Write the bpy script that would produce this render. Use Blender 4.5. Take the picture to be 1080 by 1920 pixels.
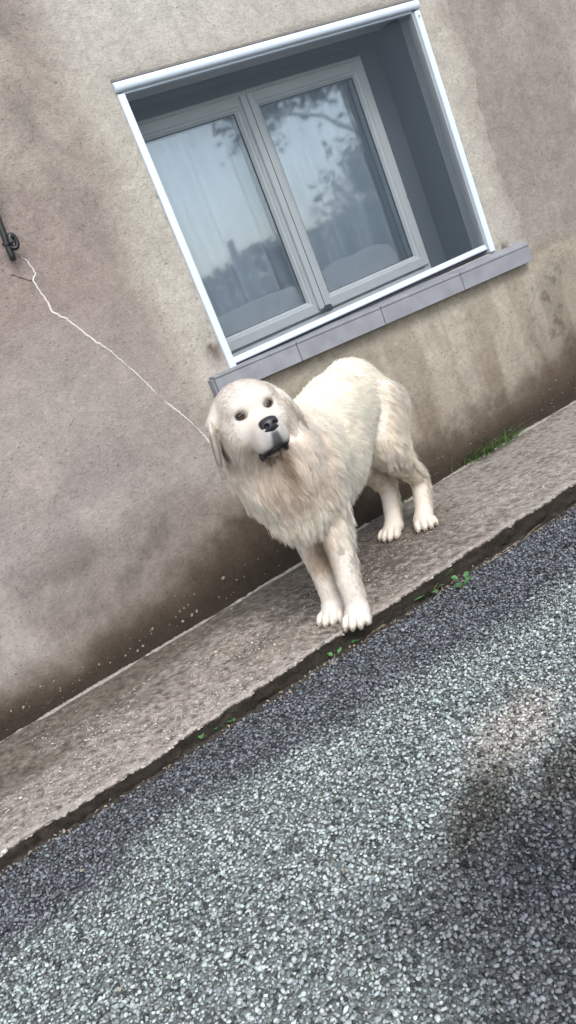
import bpy, math, random
import numpy as np
from mathutils import Vector, Matrix
from mathutils.kdtree import KDTree

# ------------------------------------------------------------------ scene, camera, light
for o in list(bpy.data.objects):
    bpy.data.objects.remove(o)
scene = bpy.context.scene
COL = scene.collection
rng = np.random.default_rng(7)
random.seed(7)

CAM = np.array([-1.2950, -2.8853, 1.0420])
YAW, PITCH, ROLL, FPX = -0.42070, -0.25767, -0.39322, 1565.5
def cam_matrix():
    ca, sa = math.cos(YAW), math.sin(YAW); cb, sb = math.cos(PITCH), math.sin(PITCH); cc, sc = math.cos(ROLL), math.sin(ROLL)
    yaw = np.array([[ca, -sa, 0], [sa, ca, 0], [0, 0, 1]])
    base = np.array([[1, 0, 0], [0, 0, -1], [0, 1, 0]], float)
    pit = np.array([[1, 0, 0], [0, cb, -sb], [0, sb, cb]])
    rol = np.array([[cc, -sc, 0], [sc, cc, 0], [0, 0, 1]])
    return yaw @ base @ pit @ rol
RC = cam_matrix()
cd = bpy.data.cameras.new('camera'); cam = bpy.data.objects.new('camera', cd); COL.objects.link(cam)
m4 = np.eye(4); m4[:3, :3] = RC; m4[:3, 3] = CAM
cam.matrix_world = Matrix(m4.tolist())
cd.sensor_fit = 'VERTICAL'; cd.sensor_height = 24.0; cd.lens = 24.0 * FPX / 1920.0
cd.clip_start = 0.05; cd.clip_end = 500
scene.camera = cam

world = bpy.data.worlds.new('World'); scene.world = world; world.use_nodes = True
wn = world.node_tree.nodes; wl = world.node_tree.links
wn.clear()
sky = wn.new('ShaderNodeTexSky'); sky.sky_type = 'NISHITA'; sky.sun_disc = False
SUN_EL, SUN_AZ = math.radians(47), math.radians(187)     # azimuth from +Y, clockwise
sky.sun_elevation = SUN_EL; sky.sun_rotation = SUN_AZ
sky.air_density = 1.0; sky.dust_density = 1.6; sky.ozone_density = 1.0
hsv = wn.new('ShaderNodeHueSaturation'); hsv.inputs['Saturation'].default_value = 0.50
bg = wn.new('ShaderNodeBackground'); bg.inputs['Strength'].default_value = 0.15
wo = wn.new('ShaderNodeOutputWorld')
wl.new(sky.outputs[0], hsv.inputs['Color']); wl.new(hsv.outputs[0], bg.inputs['Color']); wl.new(bg.outputs[0], wo.inputs['Surface'])

sd = bpy.data.lights.new('sun', 'SUN'); sd.energy = 0.9; sd.angle = math.radians(24); sd.color = (1.0, 0.975, 0.94)
sun = bpy.data.objects.new('sun', sd); COL.objects.link(sun)
sdir = Vector((math.sin(SUN_AZ) * math.cos(SUN_EL), math.cos(SUN_AZ) * math.cos(SUN_EL), math.sin(SUN_EL)))
sun.rotation_euler = sdir.to_track_quat('Z', 'Y').to_euler()
sun.location = (-3, -6, 8)

scene.view_settings.view_transform = 'Standard'
scene.view_settings.look = 'None'
scene.view_settings.gamma = 1.0
scene.view_settings.exposure = 1.18
scene.view_settings.use_curve_mapping = False
scene.render.engine = 'CYCLES'

# ------------------------------------------------------------------ helpers
def tag(o, label=None, cat=None, group=None, kind=None):
    if label: o['label'] = label
    if cat: o['category'] = cat
    if group: o['group'] = group
    if kind: o['kind'] = kind
    return o

def link(o, parent=None):
    COL.objects.link(o)
    if parent is not None: o.parent = parent
    return o

def empty(name, loc=(0, 0, 0), parent=None):
    o = bpy.data.objects.new(name, None); o.location = loc; o.empty_display_size = .1
    return link(o, parent)

def mesh_np(name, V, F, mat=None, parent=None, smooth=False, color=None, cname='tint'):
    """V (n,3), F (m,3|4) arrays or list of faces"""
    me = bpy.data.meshes.new(name)
    V = np.asarray(V, np.float32)
    if isinstance(F, np.ndarray):
        m, k = F.shape
        me.vertices.add(len(V)); me.vertices.foreach_set('co', V.ravel())
        me.loops.add(m * k); me.loops.foreach_set('vertex_index', F.astype(np.int32).ravel())
        me.polygons.add(m)
        me.polygons.foreach_set('loop_start', np.arange(m, dtype=np.int32) * k)
        me.polygons.foreach_set('loop_total', np.full(m, k, np.int32))
        me.update(calc_edges=True)
    else:
        me.from_pydata(V.tolist(), [], F); me.update()
    if smooth:
        me.polygons.foreach_set('use_smooth', np.ones(len(me.polygons), bool))
    if color is not None:
        a = me.attributes.new(cname, 'FLOAT_COLOR', 'POINT')
        c = np.ones((len(V), 4), np.float32); c[:, :3] = color
        a.data.foreach_set('color', c.ravel())
    if mat: me.materials.append(mat)
    me.validate()
    o = bpy.data.objects.new(name, me)
    return link(o, parent)

class MB:
    def __init__(s): s.v = []; s.f = []
    def box(s, x0, x1, y0, y1, z0, z1, b=0.0):
        if b <= 0:
            i = len(s.v)
            s.v += [(x0, y0, z0), (x1, y0, z0), (x1, y1, z0), (x0, y1, z0), (x0, y0, z1), (x1, y0, z1), (x1, y1, z1), (x0, y1, z1)]
            s.f += [(i, i+3, i+2, i+1), (i+4, i+5, i+6, i+7), (i, i+1, i+5, i+4), (i+1, i+2, i+6, i+5), (i+2, i+3, i+7, i+6), (i+3, i, i+4, i+7)]
        else:
            # chamfered box
            i = len(s.v); X = (x0, x1); Y = (y0, y1); Z = (z0, z1); sg = (1, -1)
            idx = {}
            for a in (0, 1):
                for c in (0, 1):
                    for e in (0, 1):
                        idx[a, c, e, 0] = len(s.v); s.v.append((X[a], Y[c] + sg[c]*b, Z[e] + sg[e]*b))
                        idx[a, c, e, 1] = len(s.v); s.v.append((X[a] + sg[a]*b, Y[c], Z[e] + sg[e]*b))
                        idx[a, c, e, 2] = len(s.v); s.v.append((X[a] + sg[a]*b, Y[c] + sg[c]*b, Z[e]))
            g = lambda *k: idx[k]
            fs = []
            for a in (0, 1):
                fs.append([g(a,0,0,0), g(a,1,0,0), g(a,1,1,0), g(a,0,1,0)])
                fs.append([g(0,a,0,1), g(1,a,0,1), g(1,a,1,1), g(0,a,1,1)])
                fs.append([g(0,0,a,2), g(1,0,a,2), g(1,1,a,2), g(0,1,a,2)])
            for a in (0, 1):
                for c in (0, 1):
                    fs.append([g(a,c,0,0), g(a,c,0,1), g(a,c,1,1), g(a,c,1,0)])
                    fs.append([g(a,0,c,0), g(a,0,c,2), g(a,1,c,2), g(a,1,c,0)])
                    fs.append([g(0,a,c,1), g(0,a,c,2), g(1,a,c,2), g(1,a,c,1)])
                    for e in (0, 1):
                        fs.append([g(a,c,e,0), g(a,c,e,1), g(a,c,e,2)])
            cen = Vector(((x0+x1)/2, (y0+y1)/2, (z0+z1)/2))
            for f in fs:
                p = [Vector(s.v[k]) for k in f]
                n = (p[1]-p[0]).cross(p[2]-p[0])
                mid = sum(p, Vector())/len(p)
                if n.dot(mid-cen) < 0: f = f[::-1]
                s.f.append(tuple(f))
        return s
    def tube(s, pts, rad, seg=10, cap=True):
        pts = [Vector(p) for p in pts]; n = len(pts)
        if not hasattr(rad, '__len__'): rad = [rad]*n
        up = Vector((0, 0, 1)); i0 = len(s.v); prev = None
        for k, p in enumerate(pts):
            t = (pts[min(k+1, n-1)] - pts[max(k-1, 0)]).normalized()
            if prev is None:
                a = t.orthogonal().normalized()
            else:
                a = (prev - t*prev.dot(t)).normalized()
            prev = a; b = t.cross(a)
            for j in range(seg):
                th = 2*math.pi*j/seg
                s.v.append(tuple(p + (a*math.cos(th) + b*math.sin(th))*rad[k]))
        for k in range(n-1):
            for j in range(seg):
                q = i0 + k*seg + j; r = i0 + k*seg + (j+1) % seg
                s.f.append((q, r, r+seg, q+seg))
        if cap:
            s.f.append(tuple(i0 + j for j in range(seg))[::-1]); s.f.append(tuple(i0 + (n-1)*seg + j for j in range(seg)))
        return s
    def prism(s, prof, x0, x1):
        """profile list of (y,z) swept along x"""
        i = len(s.v); n = len(prof)
        for x in (x0, x1):
            for (y, z) in prof: s.v.append((x, y, z))
        for j in range(n):
            k = (j+1) % n
            s.f.append((i+j, i+k, i+n+k, i+n+j))
        s.f.append(tuple(range(i, i+n))[::-1]); s.f.append(tuple(range(i+n, i+2*n)))
        return s
    def frame(s, x0, x1, z0, z1, prof):
        """rectangular picture frame; prof = list of (inset, y), closed loop"""
        i = len(s.v); n = len(prof)
        for (sx, sz) in ((0, 0), (1, 0), (1, 1), (0, 1)):
            for (d, y) in prof:
                s.v.append(((x0 + d) if sx == 0 else (x1 - d), y, (z0 + d) if sz == 0 else (z1 - d)))
        for c in range(4):
            e = (c+1) % 4
            for j in range(n):
                k = (j+1) % n
                s.f.append((i+c*n+j, i+c*n+k, i+e*n+k, i+e*n+j))
        return s
    def build(s, name, mat, parent=None, smooth=False):
        me = bpy.data.meshes.new(name); me.from_pydata(s.v, [], s.f); me.update()
        import bmesh
        bm = bmesh.new(); bm.from_mesh(me); bmesh.ops.recalc_face_normals(bm, faces=bm.faces); bm.to_mesh(me); bm.free()
        if smooth: me.polygons.foreach_set('use_smooth', np.ones(len(me.polygons), bool))
        me.materials.append(mat)
        return link(bpy.data.objects.new(name, me), parent)

# numpy value noise ---------------------------------------------------------------
def _hash(ix, iy, s):
    h = (ix.astype(np.int64)*374761393 + iy.astype(np.int64)*668265263 + s*1442695041) & 0xffffffff
    h = ((h ^ (h >> 13))*1274126177) & 0xffffffff
    return ((h ^ (h >> 16)) & 0xffff)/65535.0
def vnoise(x, y, s=0):
    ix = np.floor(x); iy = np.floor(y); fx = x-ix; fy = y-iy
    fx = fx*fx*(3-2*fx); fy = fy*fy*(3-2*fy)
    a = _hash(ix, iy, s); b = _hash(ix+1, iy, s); c = _hash(ix, iy+1, s); d = _hash(ix+1, iy+1, s)
    return (a*(1-fx)+b*fx)*(1-fy) + (c*(1-fx)+d*fx)*fy
def fbm(x, y, s=0, o=4, g=.5):
    t = 0; a = 1; w = 0
    for k in range(o):
        t = t + a*vnoise(x*2**k + 17.3*k, y*2**k - 9.1*k, s+k); w += a; a *= g
    return t/w
def sstep(a, b, x):
    t = np.clip((x-a)/(b-a), 0, 1); return t*t*(3-2*t)
def lerp(a, b, t): return a + (b-a)*t
def mixc(C, col, m): return C + (np.asarray(col)-C)*m[..., None]

# unprojection, used only while laying the scene out from the survey of the photo
def ray(x, y): return RC @ np.array([(x-540)/FPX, (960-y)/FPX, -1.0])
def on_y(x, y, Y=0.0):
    d = ray(x, y); return CAM + d*((Y-CAM[1])/d[1])
def on_z(x, y, Z=0.0):
    d = ray(x, y); return CAM + d*((Z-CAM[2])/d[2])

# materials ----------------------------------------------------------------------
def mat_new(name):
    m = bpy.data.materials.new(name); m.use_nodes = True
    nt = m.node_tree; b = nt.nodes['Principled BSDF']
    return m, nt, b
def N(nt, t, **kw):
    n = nt.nodes.new(t)
    for k, v in kw.items(): setattr(n, k, v)
    return n
def noise_bump(nt, b, scales, dist=.002, strength=1.0, coord='Object'):
    tc = N(nt, 'ShaderNodeTexCoord'); prev = None
    for sc, st in scales:
        n = N(nt, 'ShaderNodeTexNoise'); n.inputs['Scale'].default_value = sc; n.inputs['Detail'].default_value = 6; n.inputs['Roughness'].default_value = .65
        nt.links.new(tc.outputs[coord], n.inputs['Vector'])
        bp = N(nt, 'ShaderNodeBump'); bp.inputs['Strength'].default_value = st; bp.inputs['Distance'].default_value = dist
        nt.links.new(n.outputs['Fac'], bp.inputs['Height'])
        if prev: nt.links.new(prev.outputs[0], bp.inputs['Normal'])
        prev = bp
    nt.links.new(prev.outputs[0], b.inputs['Normal'])
ALB = .815
FULL = {'wet_black_nose', 'claw_horn', 'eye_white', 'eye_iris', 'eye_pupil', 'sheer_curtain', 'white_cloth', 'grass_blade', 'weed_leaf', 'tree_leaf', 'hedge_leaf'}
def simple(name, col, rough=.5, var=.12, scale=20, bump=None, metal=0, spec=.5, coat=0):
    if name not in FULL: col = tuple(c*ALB for c in col)
    m, nt, b = mat_new(name)
    tc = N(nt, 'ShaderNodeTexCoord'); n = N(nt, 'ShaderNodeTexNoise'); n.inputs['Scale'].default_value = scale; n.inputs['Detail'].default_value = 5
    nt.links.new(tc.outputs['Object'], n.inputs['Vector'])
    r = N(nt, 'ShaderNodeValToRGB')
    r.color_ramp.elements[0].position = .3; r.color_ramp.elements[1].position = .7
    r.color_ramp.elements[0].color = tuple(c*(1-var) for c in col) + (1,)
    r.color_ramp.elements[1].color = tuple(min(1, c*(1+var)) for c in col) + (1,)
    nt.links.new(n.outputs['Fac'], r.inputs[0]); nt.links.new(r.outputs[0], b.inputs['Base Color'])
    b.inputs['Roughness'].default_value = rough; b.inputs['Metallic'].default_value = metal
    b.inputs['Specular IOR Level'].default_value = spec; b.inputs['Coat Weight'].default_value = coat
    if bump: noise_bump(nt, b, bump[0], bump[1])
    return m
def attr_mat(name, rough=.9, grain=((60, .35, 1.0),), bump=((150, .5),), bdist=.002, spec=.25, cname='tint', speck=None):
    """base colour from the mesh's own colour layer, broken up by node noise"""
    m, nt, b = mat_new(name)
    tc = N(nt, 'ShaderNodeTexCoord'); a = N(nt, 'ShaderNodeAttribute'); a.attribute_name = cname
    v0 = N(nt, 'ShaderNodeVectorMath', operation='SCALE'); v0.inputs['Scale'].default_value = ALB; nt.links.new(a.outputs['Color'], v0.inputs[0]); cur = v0.outputs[0]
    for sc, amp, det in grain:
        n = N(nt, 'ShaderNodeTexNoise'); n.inputs['Scale'].default_value = sc; n.inputs['Detail'].default_value = 4; n.inputs['Roughness'].default_value = .7
        nt.links.new(tc.outputs['Object'], n.inputs['Vector'])
        mr = N(nt, 'ShaderNodeMapRange'); mr.inputs[1].default_value = .25; mr.inputs[2].default_value = .75
        mr.inputs[3].default_value = 1-amp; mr.inputs[4].default_value = 1+amp
        nt.links.new(n.outputs['Fac'], mr.inputs[0])
        vm = N(nt, 'ShaderNodeVectorMath', operation='SCALE')
        nt.links.new(cur, vm.inputs[0]); nt.links.new(mr.outputs[0], vm.inputs['Scale']); cur = vm.outputs[0]
    if speck:
        sc, thr, k = speck
        n = N(nt, 'ShaderNodeTexNoise'); n.inputs['Scale'].default_value = sc; n.inputs['Detail'].default_value = 2
        nt.links.new(tc.outputs['Object'], n.inputs['Vector'])
        mr = N(nt, 'ShaderNodeMapRange'); mr.inputs[1].default_value = thr; mr.inputs[2].default_value = thr+.06; mr.inputs[3].default_value = 1; mr.inputs[4].default_value = k
        nt.links.new(n.outputs['Fac'], mr.inputs[0])
        vm = N(nt, 'ShaderNodeVectorMath', operation='SCALE'); nt.links.new(cur, vm.inputs[0]); nt.links.new(mr.outputs[0], vm.inputs['Scale']); cur = vm.outputs[0]
    nt.links.new(cur, b.inputs['Base Color'])
    b.inputs['Roughness'].default_value = rough; b.inputs['Specular IOR Level'].default_value = spec
    if bump: noise_bump(nt, b, bump, bdist)
    return m

M = {}
M['wall'] = attr_mat('old_render', .95, ((30, .10, 1), (75, .16, 1), (190, .16, 1)), ((28, .5), (80, .6), (170, .6)), .006, .15, speck=(95, .645, .62))
M['pavement'] = attr_mat('weathered_concrete', .95, ((55, .18, 1), (150, .30, 1), (320, .25, 1)), ((60, .7), (220, .9)), .005, .15)
M['chips'] = attr_mat('stone_chips', .95, ((300, .16, 1),), ((400, .4),), .001, .08)
M['aggregate'] = attr_mat('aggregate', .9, ((250, .15, 1),), ((300, .4),), .001, .2)
M['upvc'] = simple('white_plastic', (.70, .79, .90), .35, .025, 6, spec=.5)
M['sashplastic'] = simple('aged_white_plastic', (.56, .60, .61), .45, .03, 8)
M['sill'] = simple('grey_stone_tile', (.27, .275, .30), .55, .14, 14, bump=(((70, .25),), .001))
M['sillgrout'] = simple('pale_grout', (.42, .42, .43), .9, .1, 60)
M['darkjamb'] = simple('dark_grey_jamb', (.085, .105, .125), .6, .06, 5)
M['palejamb'] = simple('pale_grey_jamb', (.36, .38, .39), .6, .06, 5)
M['darkcap'] = simple('grey_brown_sealant', (.20, .185, .17), .8, .15, 40)
M['soffit'] = simple('pale_soffit', (.72, .74, .76), .7, .05, 5)
M['rubber'] = simple('black_rubber', (.015, .016, .02), .6, .1, 30)
M['iron'] = simple('black_iron', (.012, .012, .014), .32, .3, 60, bump=(((120, .25),), .001), spec=.6)
M['filler'] = simple('white_filler', (.74, .70, .68), .9, .08, 120, bump=(((200, .5),), .002))
M['mortar'] = simple('pale_mortar', (.34, .31, .27), .95, .3, 60, bump=(((160, .7),), .003))
M['lichen'] = simple('pale_lichen', (.28, .26, .22), .95, .2, 90, bump=(((200, .5),), .001))
M['curtain'] = simple('sheer_curtain', (.74, .80, .86), .9, .06, 9)
M['cushion'] = simple('white_cloth', (.92, .93, .94), .9, .05, 16, bump=(((26, .6),), .01))
M['room'] = simple('room_paint', (.16, .17, .18), .9, .05, 3)
M['grassleaf'] = simple('grass_blade', (.09, .16, .045), .6, .4, 30, spec=.3)
M['weedleaf'] = simple('weed_leaf', (.07, .19, .06), .5, .35, 40, spec=.4)
M['stem'] = simple('weed_stem', (.12, .10, .05), .8, .3, 40)
M['dryleaf'] = simple('dry_leaf', (.36, .28, .20), .8, .4, 30)
M['soil'] = simple('damp_soil', (.045, .036, .027), .95, .5, 60, bump=(((120, .8),), .006))
M['hedge'] = simple('hedge_leaf', (.085, .115, .055), .6, .4, 3, spec=.3)
M['treeleaf'] = simple('tree_leaf', (.075, .105, .05), .6, .4, 2, spec=.3)
M['bark'] = simple('tree_bark', (.10, .08, .06), .95, .3, 8, bump=(((14, .7),), .02))
M['field'] = simple('meadow_grass', (.07, .11, .04), .9, .3, 1.5)

def glass_mat():
    m, nt, b = mat_new('window_glass'); nt.nodes.remove(b)
    out = nt.nodes['Material Output']
    tr = N(nt, 'ShaderNodeBsdfTransparent'); tr.inputs[0].default_value = (.96, .98, 1, 1)
    gl = N(nt, 'ShaderNodeBsdfGlossy'); gl.inputs['Roughness'].default_value = .035; gl.inputs['Color'].default_value = (.86, .95, 1, 1)
    lw = N(nt, 'ShaderNodeFresnel'); lw.inputs['IOR'].default_value = 1.52
    mr = N(nt, 'ShaderNodeMapRange'); mr.inputs[1].default_value = .04; mr.inputs[2].default_value = 1; mr.inputs[3].default_value = .155; mr.inputs[4].default_value = 1
    nt.links.new(lw.outputs[0], mr.inputs[0])
    tc = N(nt, 'ShaderNodeTexCoord'); n = N(nt, 'ShaderNodeTexNoise'); n.inputs['Scale'].default_value = 3.0; nt.links.new(tc.outputs['Object'], n.inputs['Vector'])
    bp = N(nt, 'ShaderNodeBump'); bp.inputs['Strength'].default_value = .05; bp.inputs['Distance'].default_value = .01
    nt.links.new(n.outputs['Fac'], bp.inputs['Height']); nt.links.new(bp.outputs[0], gl.inputs['Normal'])
    mx = N(nt, 'ShaderNodeMixShader'); nt.links.new(mr.outputs[0], mx.inputs[0]); nt.links.new(tr.outputs[0], mx.inputs[1]); nt.links.new(gl.outputs[0], mx.inputs[2])
    nt.links.new(mx.outputs[0], out.inputs['Surface'])
    return m
M['glass'] = glass_mat()
def screen_mat():
    m, nt, b = mat_new('insect_mesh'); nt.nodes.remove(b)
    out = nt.nodes['Material Output']
    tr = N(nt, 'ShaderNodeBsdfTransparent'); tr.inputs[0].default_value = (1, 1, 1, 1)
    df = N(nt, 'ShaderNodeBsdfDiffuse'); df.inputs['Color'].default_value = (.10, .125, .15, 1)
    tc = N(nt, 'ShaderNodeTexCoord'); n = N(nt, 'ShaderNodeTexNoise'); n.inputs['Scale'].default_value = 4; nt.links.new(tc.outputs['Object'], n.inputs['Vector'])
    mr = N(nt, 'ShaderNodeMapRange'); mr.inputs[3].default_value = .12; mr.inputs[4].default_value = .17
    nt.links.new(n.outputs['Fac'], mr.inputs[0])
    mx = N(nt, 'ShaderNodeMixShader'); nt.links.new(mr.outputs[0], mx.inputs[0]); nt.links.new(tr.outputs[0], mx.inputs[1]); nt.links.new(df.outputs[0], mx.inputs[2])
    nt.links.new(mx.outputs[0], out.inputs['Surface'])
    return m
M['screen'] = screen_mat()

# ------------------------------------------------------------------ house: wall, window, sill
house = tag(empty('house', (0, 0, 0)), 'house front of stained beige render with a white framed window', 'house')
OX0, OX1, OZ0, OZ1 = 0.010, 1.380, 0.795, 1.842       # rough opening

def axis(lo, f0, f1, hi, fine, coarse, extra=()):
    a = np.concatenate([np.arange(lo, f0, coarse), np.arange(f0, f1, fine), np.arange(f1, hi+1e-6, coarse), extra])
    a = np.unique(np.round(a, 5))
    ex = set(np.round(extra, 5)); keep = []
    for v in a:
        if v in ex or not any(abs(v-e) < fine*.4 for e in ex): keep.append(v)
    return np.array(keep)

def dist_polyline(X, Z, pts):
    d = np.full(X.shape, 9.0)
    for (a, b) in zip(pts[:-1], pts[1:]):
        ax, az = a; bx, bz = b; L2 = (bx-ax)**2+(bz-az)**2
        t = np.clip(((X-ax)*(bx-ax)+(Z-az)*(bz-az))/L2, 0, 1)
        d = np.minimum(d, np.hypot(X-ax-t*(bx-ax), Z-az-t*(bz-az)))
    return d

CRACK = [(33, 477), (52, 490), (66, 512), (62, 527), (76, 548), (90, 568), (98, 583), (112, 591), (125, 597), (148, 615), (170, 633), (185, 643), (208, 660), (230, 678), (252, 698), (265, 711), (284, 730), (298, 746)]
CRACK2 = [(300, 748), (312, 756), (321, 762), (338, 774), (352, 786), (366, 799), (385, 818), (402, 840), (417, 862), (425, 880)]
crack_w = [tuple(on_y(x, y)[[0, 2]]) for x, y in CRACK]
crack2_w = [tuple(on_y(x, y)[[0, 2]]) for x, y in CRACK2]

def wall_fields(X, Z):
    n1 = fbm(X*1.7+3, Z*1.7, 1, 4); n2 = fbm(X*5, Z*5+7, 5, 4); n3 = fbm(X*16, Z*16, 9, 3); n4 = fbm(X*45, Z*45, 13, 2)
    # pale newer plaster round the opening, its ragged border
    wob = .05*(fbm(X*0+Z*3.1+2, Z*7, 21, 3)-.5)+.035*(n2-.5)*2
    wobx = .07*(fbm(X*2.1, Z*0+4, 23, 3)-.5)
    right = 1.60 + .05*np.sin(Z*3.3+.6) + wob*1.3 - .10*sstep(1.45, 2.0, Z)
    left = -.20 + wob*1.6 + .05*np.sin(Z*4.1)
    ring = np.minimum(np.minimum(right-X, X-left), np.minimum(2.35+wobx-Z, Z-.60))
    patch_r = sstep(-.004, .006, right-X)*sstep(.66, .74, Z)*(X > .7)
    C = np.zeros(X.shape+(3,)) + np.array([.345, .300, .262])
    # pink left, grey right
    C = mixc(C, [.315, .252, .226], sstep(-.05, -.55, X + .25*(n1-.5)) * sstep(.75, 1.3, Z)*.9)
    C = mixc(C, [.315, .278, .255], sstep(-.1, -.6, X)*sstep(1.3, .9, Z))
    C = mixc(C, [.470, .435, .380], sstep(-.03, .14, ring + .10*(n1-.5)))
    C = mixc(C, [.50, .475, .43], sstep(1.75, 2.1, Z+.2*(n1-.5))*sstep(-.3, .2, X))
    C = mixc(C, [.300, .268, .238], sstep(0, .012, X-right)*sstep(.5, 1.0, Z)*.9)
    C = mixc(C, [.52, .48, .42], np.exp(-((X-right+.006)/.007)**2)*sstep(.75, .9, Z)*.5*sstep(.35, .6, n2))
    C = mixc(C, [.29, .262, .232], sstep(.48, .66, n2)*sstep(0, .08, X-right)*.6)
    C = mixc(C, [.27, .235, .205], sstep(.50, .68, n1*.6+n2*.4)*sstep(.15, -.3, ring)*.55)
    C = mixc(C, [.44, .385, .335], sstep(.55, .72, fbm(X*2.6-4, Z*2.2, 41, 4))*sstep(.1, -.2, ring)*.5)
    # under the sill: warmer, drip streaks
    us = sstep(.76, .70, Z)*sstep(-.1, .1, X)*sstep(2.4, 1.9, X)
    C = mixc(C, [.37, .325, .25], us*.75)
    st = fbm(X*15 + .6*(n2-.5), Z*.8, 31, 4)
    C = mixc(C, [.46, .41, .335], us*sstep(.55, .66, st)*sstep(.10, .26, Z + .1*(n3-.5))*.85)
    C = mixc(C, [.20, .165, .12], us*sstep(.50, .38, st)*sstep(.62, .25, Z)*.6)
    C = mixc(C, [.085, .072, .055], us*sstep(.55, .63, n3*.6+n2*.4)*sstep(.34, .16, Z + .1*(st-.5))*sstep(.5, .9, X)*.8)
    C = mixc(C, [.17, .145, .11], us*sstep(.70, .735, Z+.03*(n2-.5))*.55)  # darker shade band painted on the wall right below the sill
    # grey algae far right
    ga = sstep(1.35, 1.75, X)*sstep(.70, .45, Z)*sstep(.08, .2, Z)
    C = mixc(C, [.17, .152, .13], ga*sstep(.44, .64, n2*.7+n3*.3)*.7)
    C = mixc(C, [.05, .045, .04], ga*sstep(.58, .68, fbm(X*34, Z*34, 81, 3))*sstep(.45, .6, n2)*.8)
    # left edge dark eroded vertical seam
    xs = -.30 + .03*np.sin(Z*6) + .05*(n2-.5)
    seam = np.exp(-((X-(-.52+.10*(Z-1.9)) - .05*(n2-.5))/.030)**2)*sstep(1.45, 1.7, Z)
    C = mixc(C, [.17, .142, .125], seam*sstep(.34, .6, n3)*.9)
    seam2 = np.exp(-((X-xs)/.07)**2)*sstep(1.2, 1.6, Z)
    C = mixc(C, [.22, .19, .168], seam2*sstep(.42, .62, n2)*.6)
    # soot bruise low left
    # rising damp along the foot
    hgt = .175 + .06*(fbm(X*2.3, X*0+1, 51, 3)-.5)*2 + .10*np.exp(-((X+.12)/.22)**2) + .05*np.exp(-((X-1.7)/.5)**2)
    dmp = sstep(hgt+.11, hgt-.07, Z + .08*(n2-.5)*2 + .05*(n3-.5)*2)
    C = mixc(C, [.20, .155, .12], sstep(hgt+.42, hgt, Z+.12*(n1-.5)*2)*.36)
    C = mixc(C, [.095, .070, .050], dmp*.92)
    C = mixc(C, [.040, .031, .023], sstep(hgt*.85, hgt*.15, Z + .03*(n2-.5)*2)*.85)
    mid = sstep(.36, .60, fbm(X*3.2+9, Z*3.2, 61, 4))*sstep(.70, .5, Z)*sstep(hgt-.05, hgt+.1, Z)*sstep(.1, -.3, X-.2)
    C = mixc(C, [.47, .425, .385], mid*.55)
    soot = sstep(.52, .66, fbm(X*4.5, Z*4.5+3, 71, 4))*sstep(.55, .35, Z)*sstep(.5, .2, X)*sstep(hgt, hgt+.12, Z)
    C = mixc(C, [.17, .145, .13], soot*.65)
    # broken plaster near the foot of the frame
    dl = np.exp(-(((X+.03)/.035)**2 + ((Z-.90)/.075)**2)*1.3); dr = np.exp(-(((X-1.44)/.05)**2 + ((Z-.79)/.03)**2)*1.3)
    rough = np.clip(dl+dr, 0, 1)*sstep(.38, .52, n3*.6+n4*.4)
    C = mixc(C, [.14, .115, .095], rough)
    # hair crack branch
    D = (n1-.5)*.018 + (n2-.5)*.006 + (n3-.5)*.0022 + (n4-.5)*.001
    D = D + patch_r*.008 + .003*sstep(-.005, .03, ring)*(X < .6)
    D = D - rough*.006 - seam*sstep(.4, .6, n3)*.006
    C = C*(1 + .10*(n3-.5)*2)[..., None]*(1 + .10*(n4-.5)*2)[..., None]
    return np.clip(C, .01, 1), D

xs = axis(-7, -1.75, 2.45, 8, .0115, .35, (OX0, OX1))
zs = axis(-.30, -.02, 2.32, 3.6, .0115, .2, (OZ0, OZ1))
XX, ZZ = np.meshgrid(xs, zs, indexing='ij')
Cw, Dw = wall_fields(XX, ZZ)
edge = np.minimum(np.minimum(abs(XX-OX0), abs(XX-OX1)) + 9*((ZZ < OZ0-.001) | (ZZ > OZ1+.001)), np.minimum(abs(ZZ-OZ0), abs(ZZ-OZ1)) + 9*((XX < OX0-.001) | (XX > OX1+.001)))
YY = -.004 - Dw*sstep(0, .03, edge)
nx, nz = XX.shape
idx = np.arange(nx*nz).reshape(nx, nz)
cxm = (xs[:-1]+xs[1:])/2; czm = (zs[:-1]+zs[1:])/2
inside = ((cxm > OX0) & (cxm < OX1))[:, None] & ((czm > OZ0) & (czm < OZ1))[None, :]
Fq = np.stack([idx[:-1, :-1], idx[1:, :-1], idx[1:, 1:], idx[:-1, 1:]], -1)[~inside]
Vw = np.stack([XX, YY, ZZ], -1).reshape(-1, 3)
wall = mesh_np('wall', Vw, Fq, M['wall'], house, True, Cw.reshape(-1, 3))
# masonry behind the render, ring of four blocks
mb = MB()
mb.box(-7, OX0-.002, .03, .40, -.3, 3.6); mb.box(OX1+.002, 8, .03, .40, -.3, 3.6)
mb.box(OX0-.002, OX1+.002, .03, .40, -.3, OZ0-.002); mb.box(OX0-.002, OX1+.002, .03, .40, OZ1+.002, 3.6)
mb.build('masonry', M['palejamb'], house)
# room behind
mb = MB(); mb.box(-1.5, 3.0, 3.3, 3.35, -.1, 2.6); mb.box(-1.55, -1.5, .40, 3.3, -.1, 2.6); mb.box(3.0, 3.05, .40, 3.3, -.1, 2.6)
mb.box(-1.5, 3.0, .40, 3.3, -.15, -.1); mb.box(-1.5, 3.0, .40, 3.3, 2.6, 2.65)
mb.build('room', M['room'], house)

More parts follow.
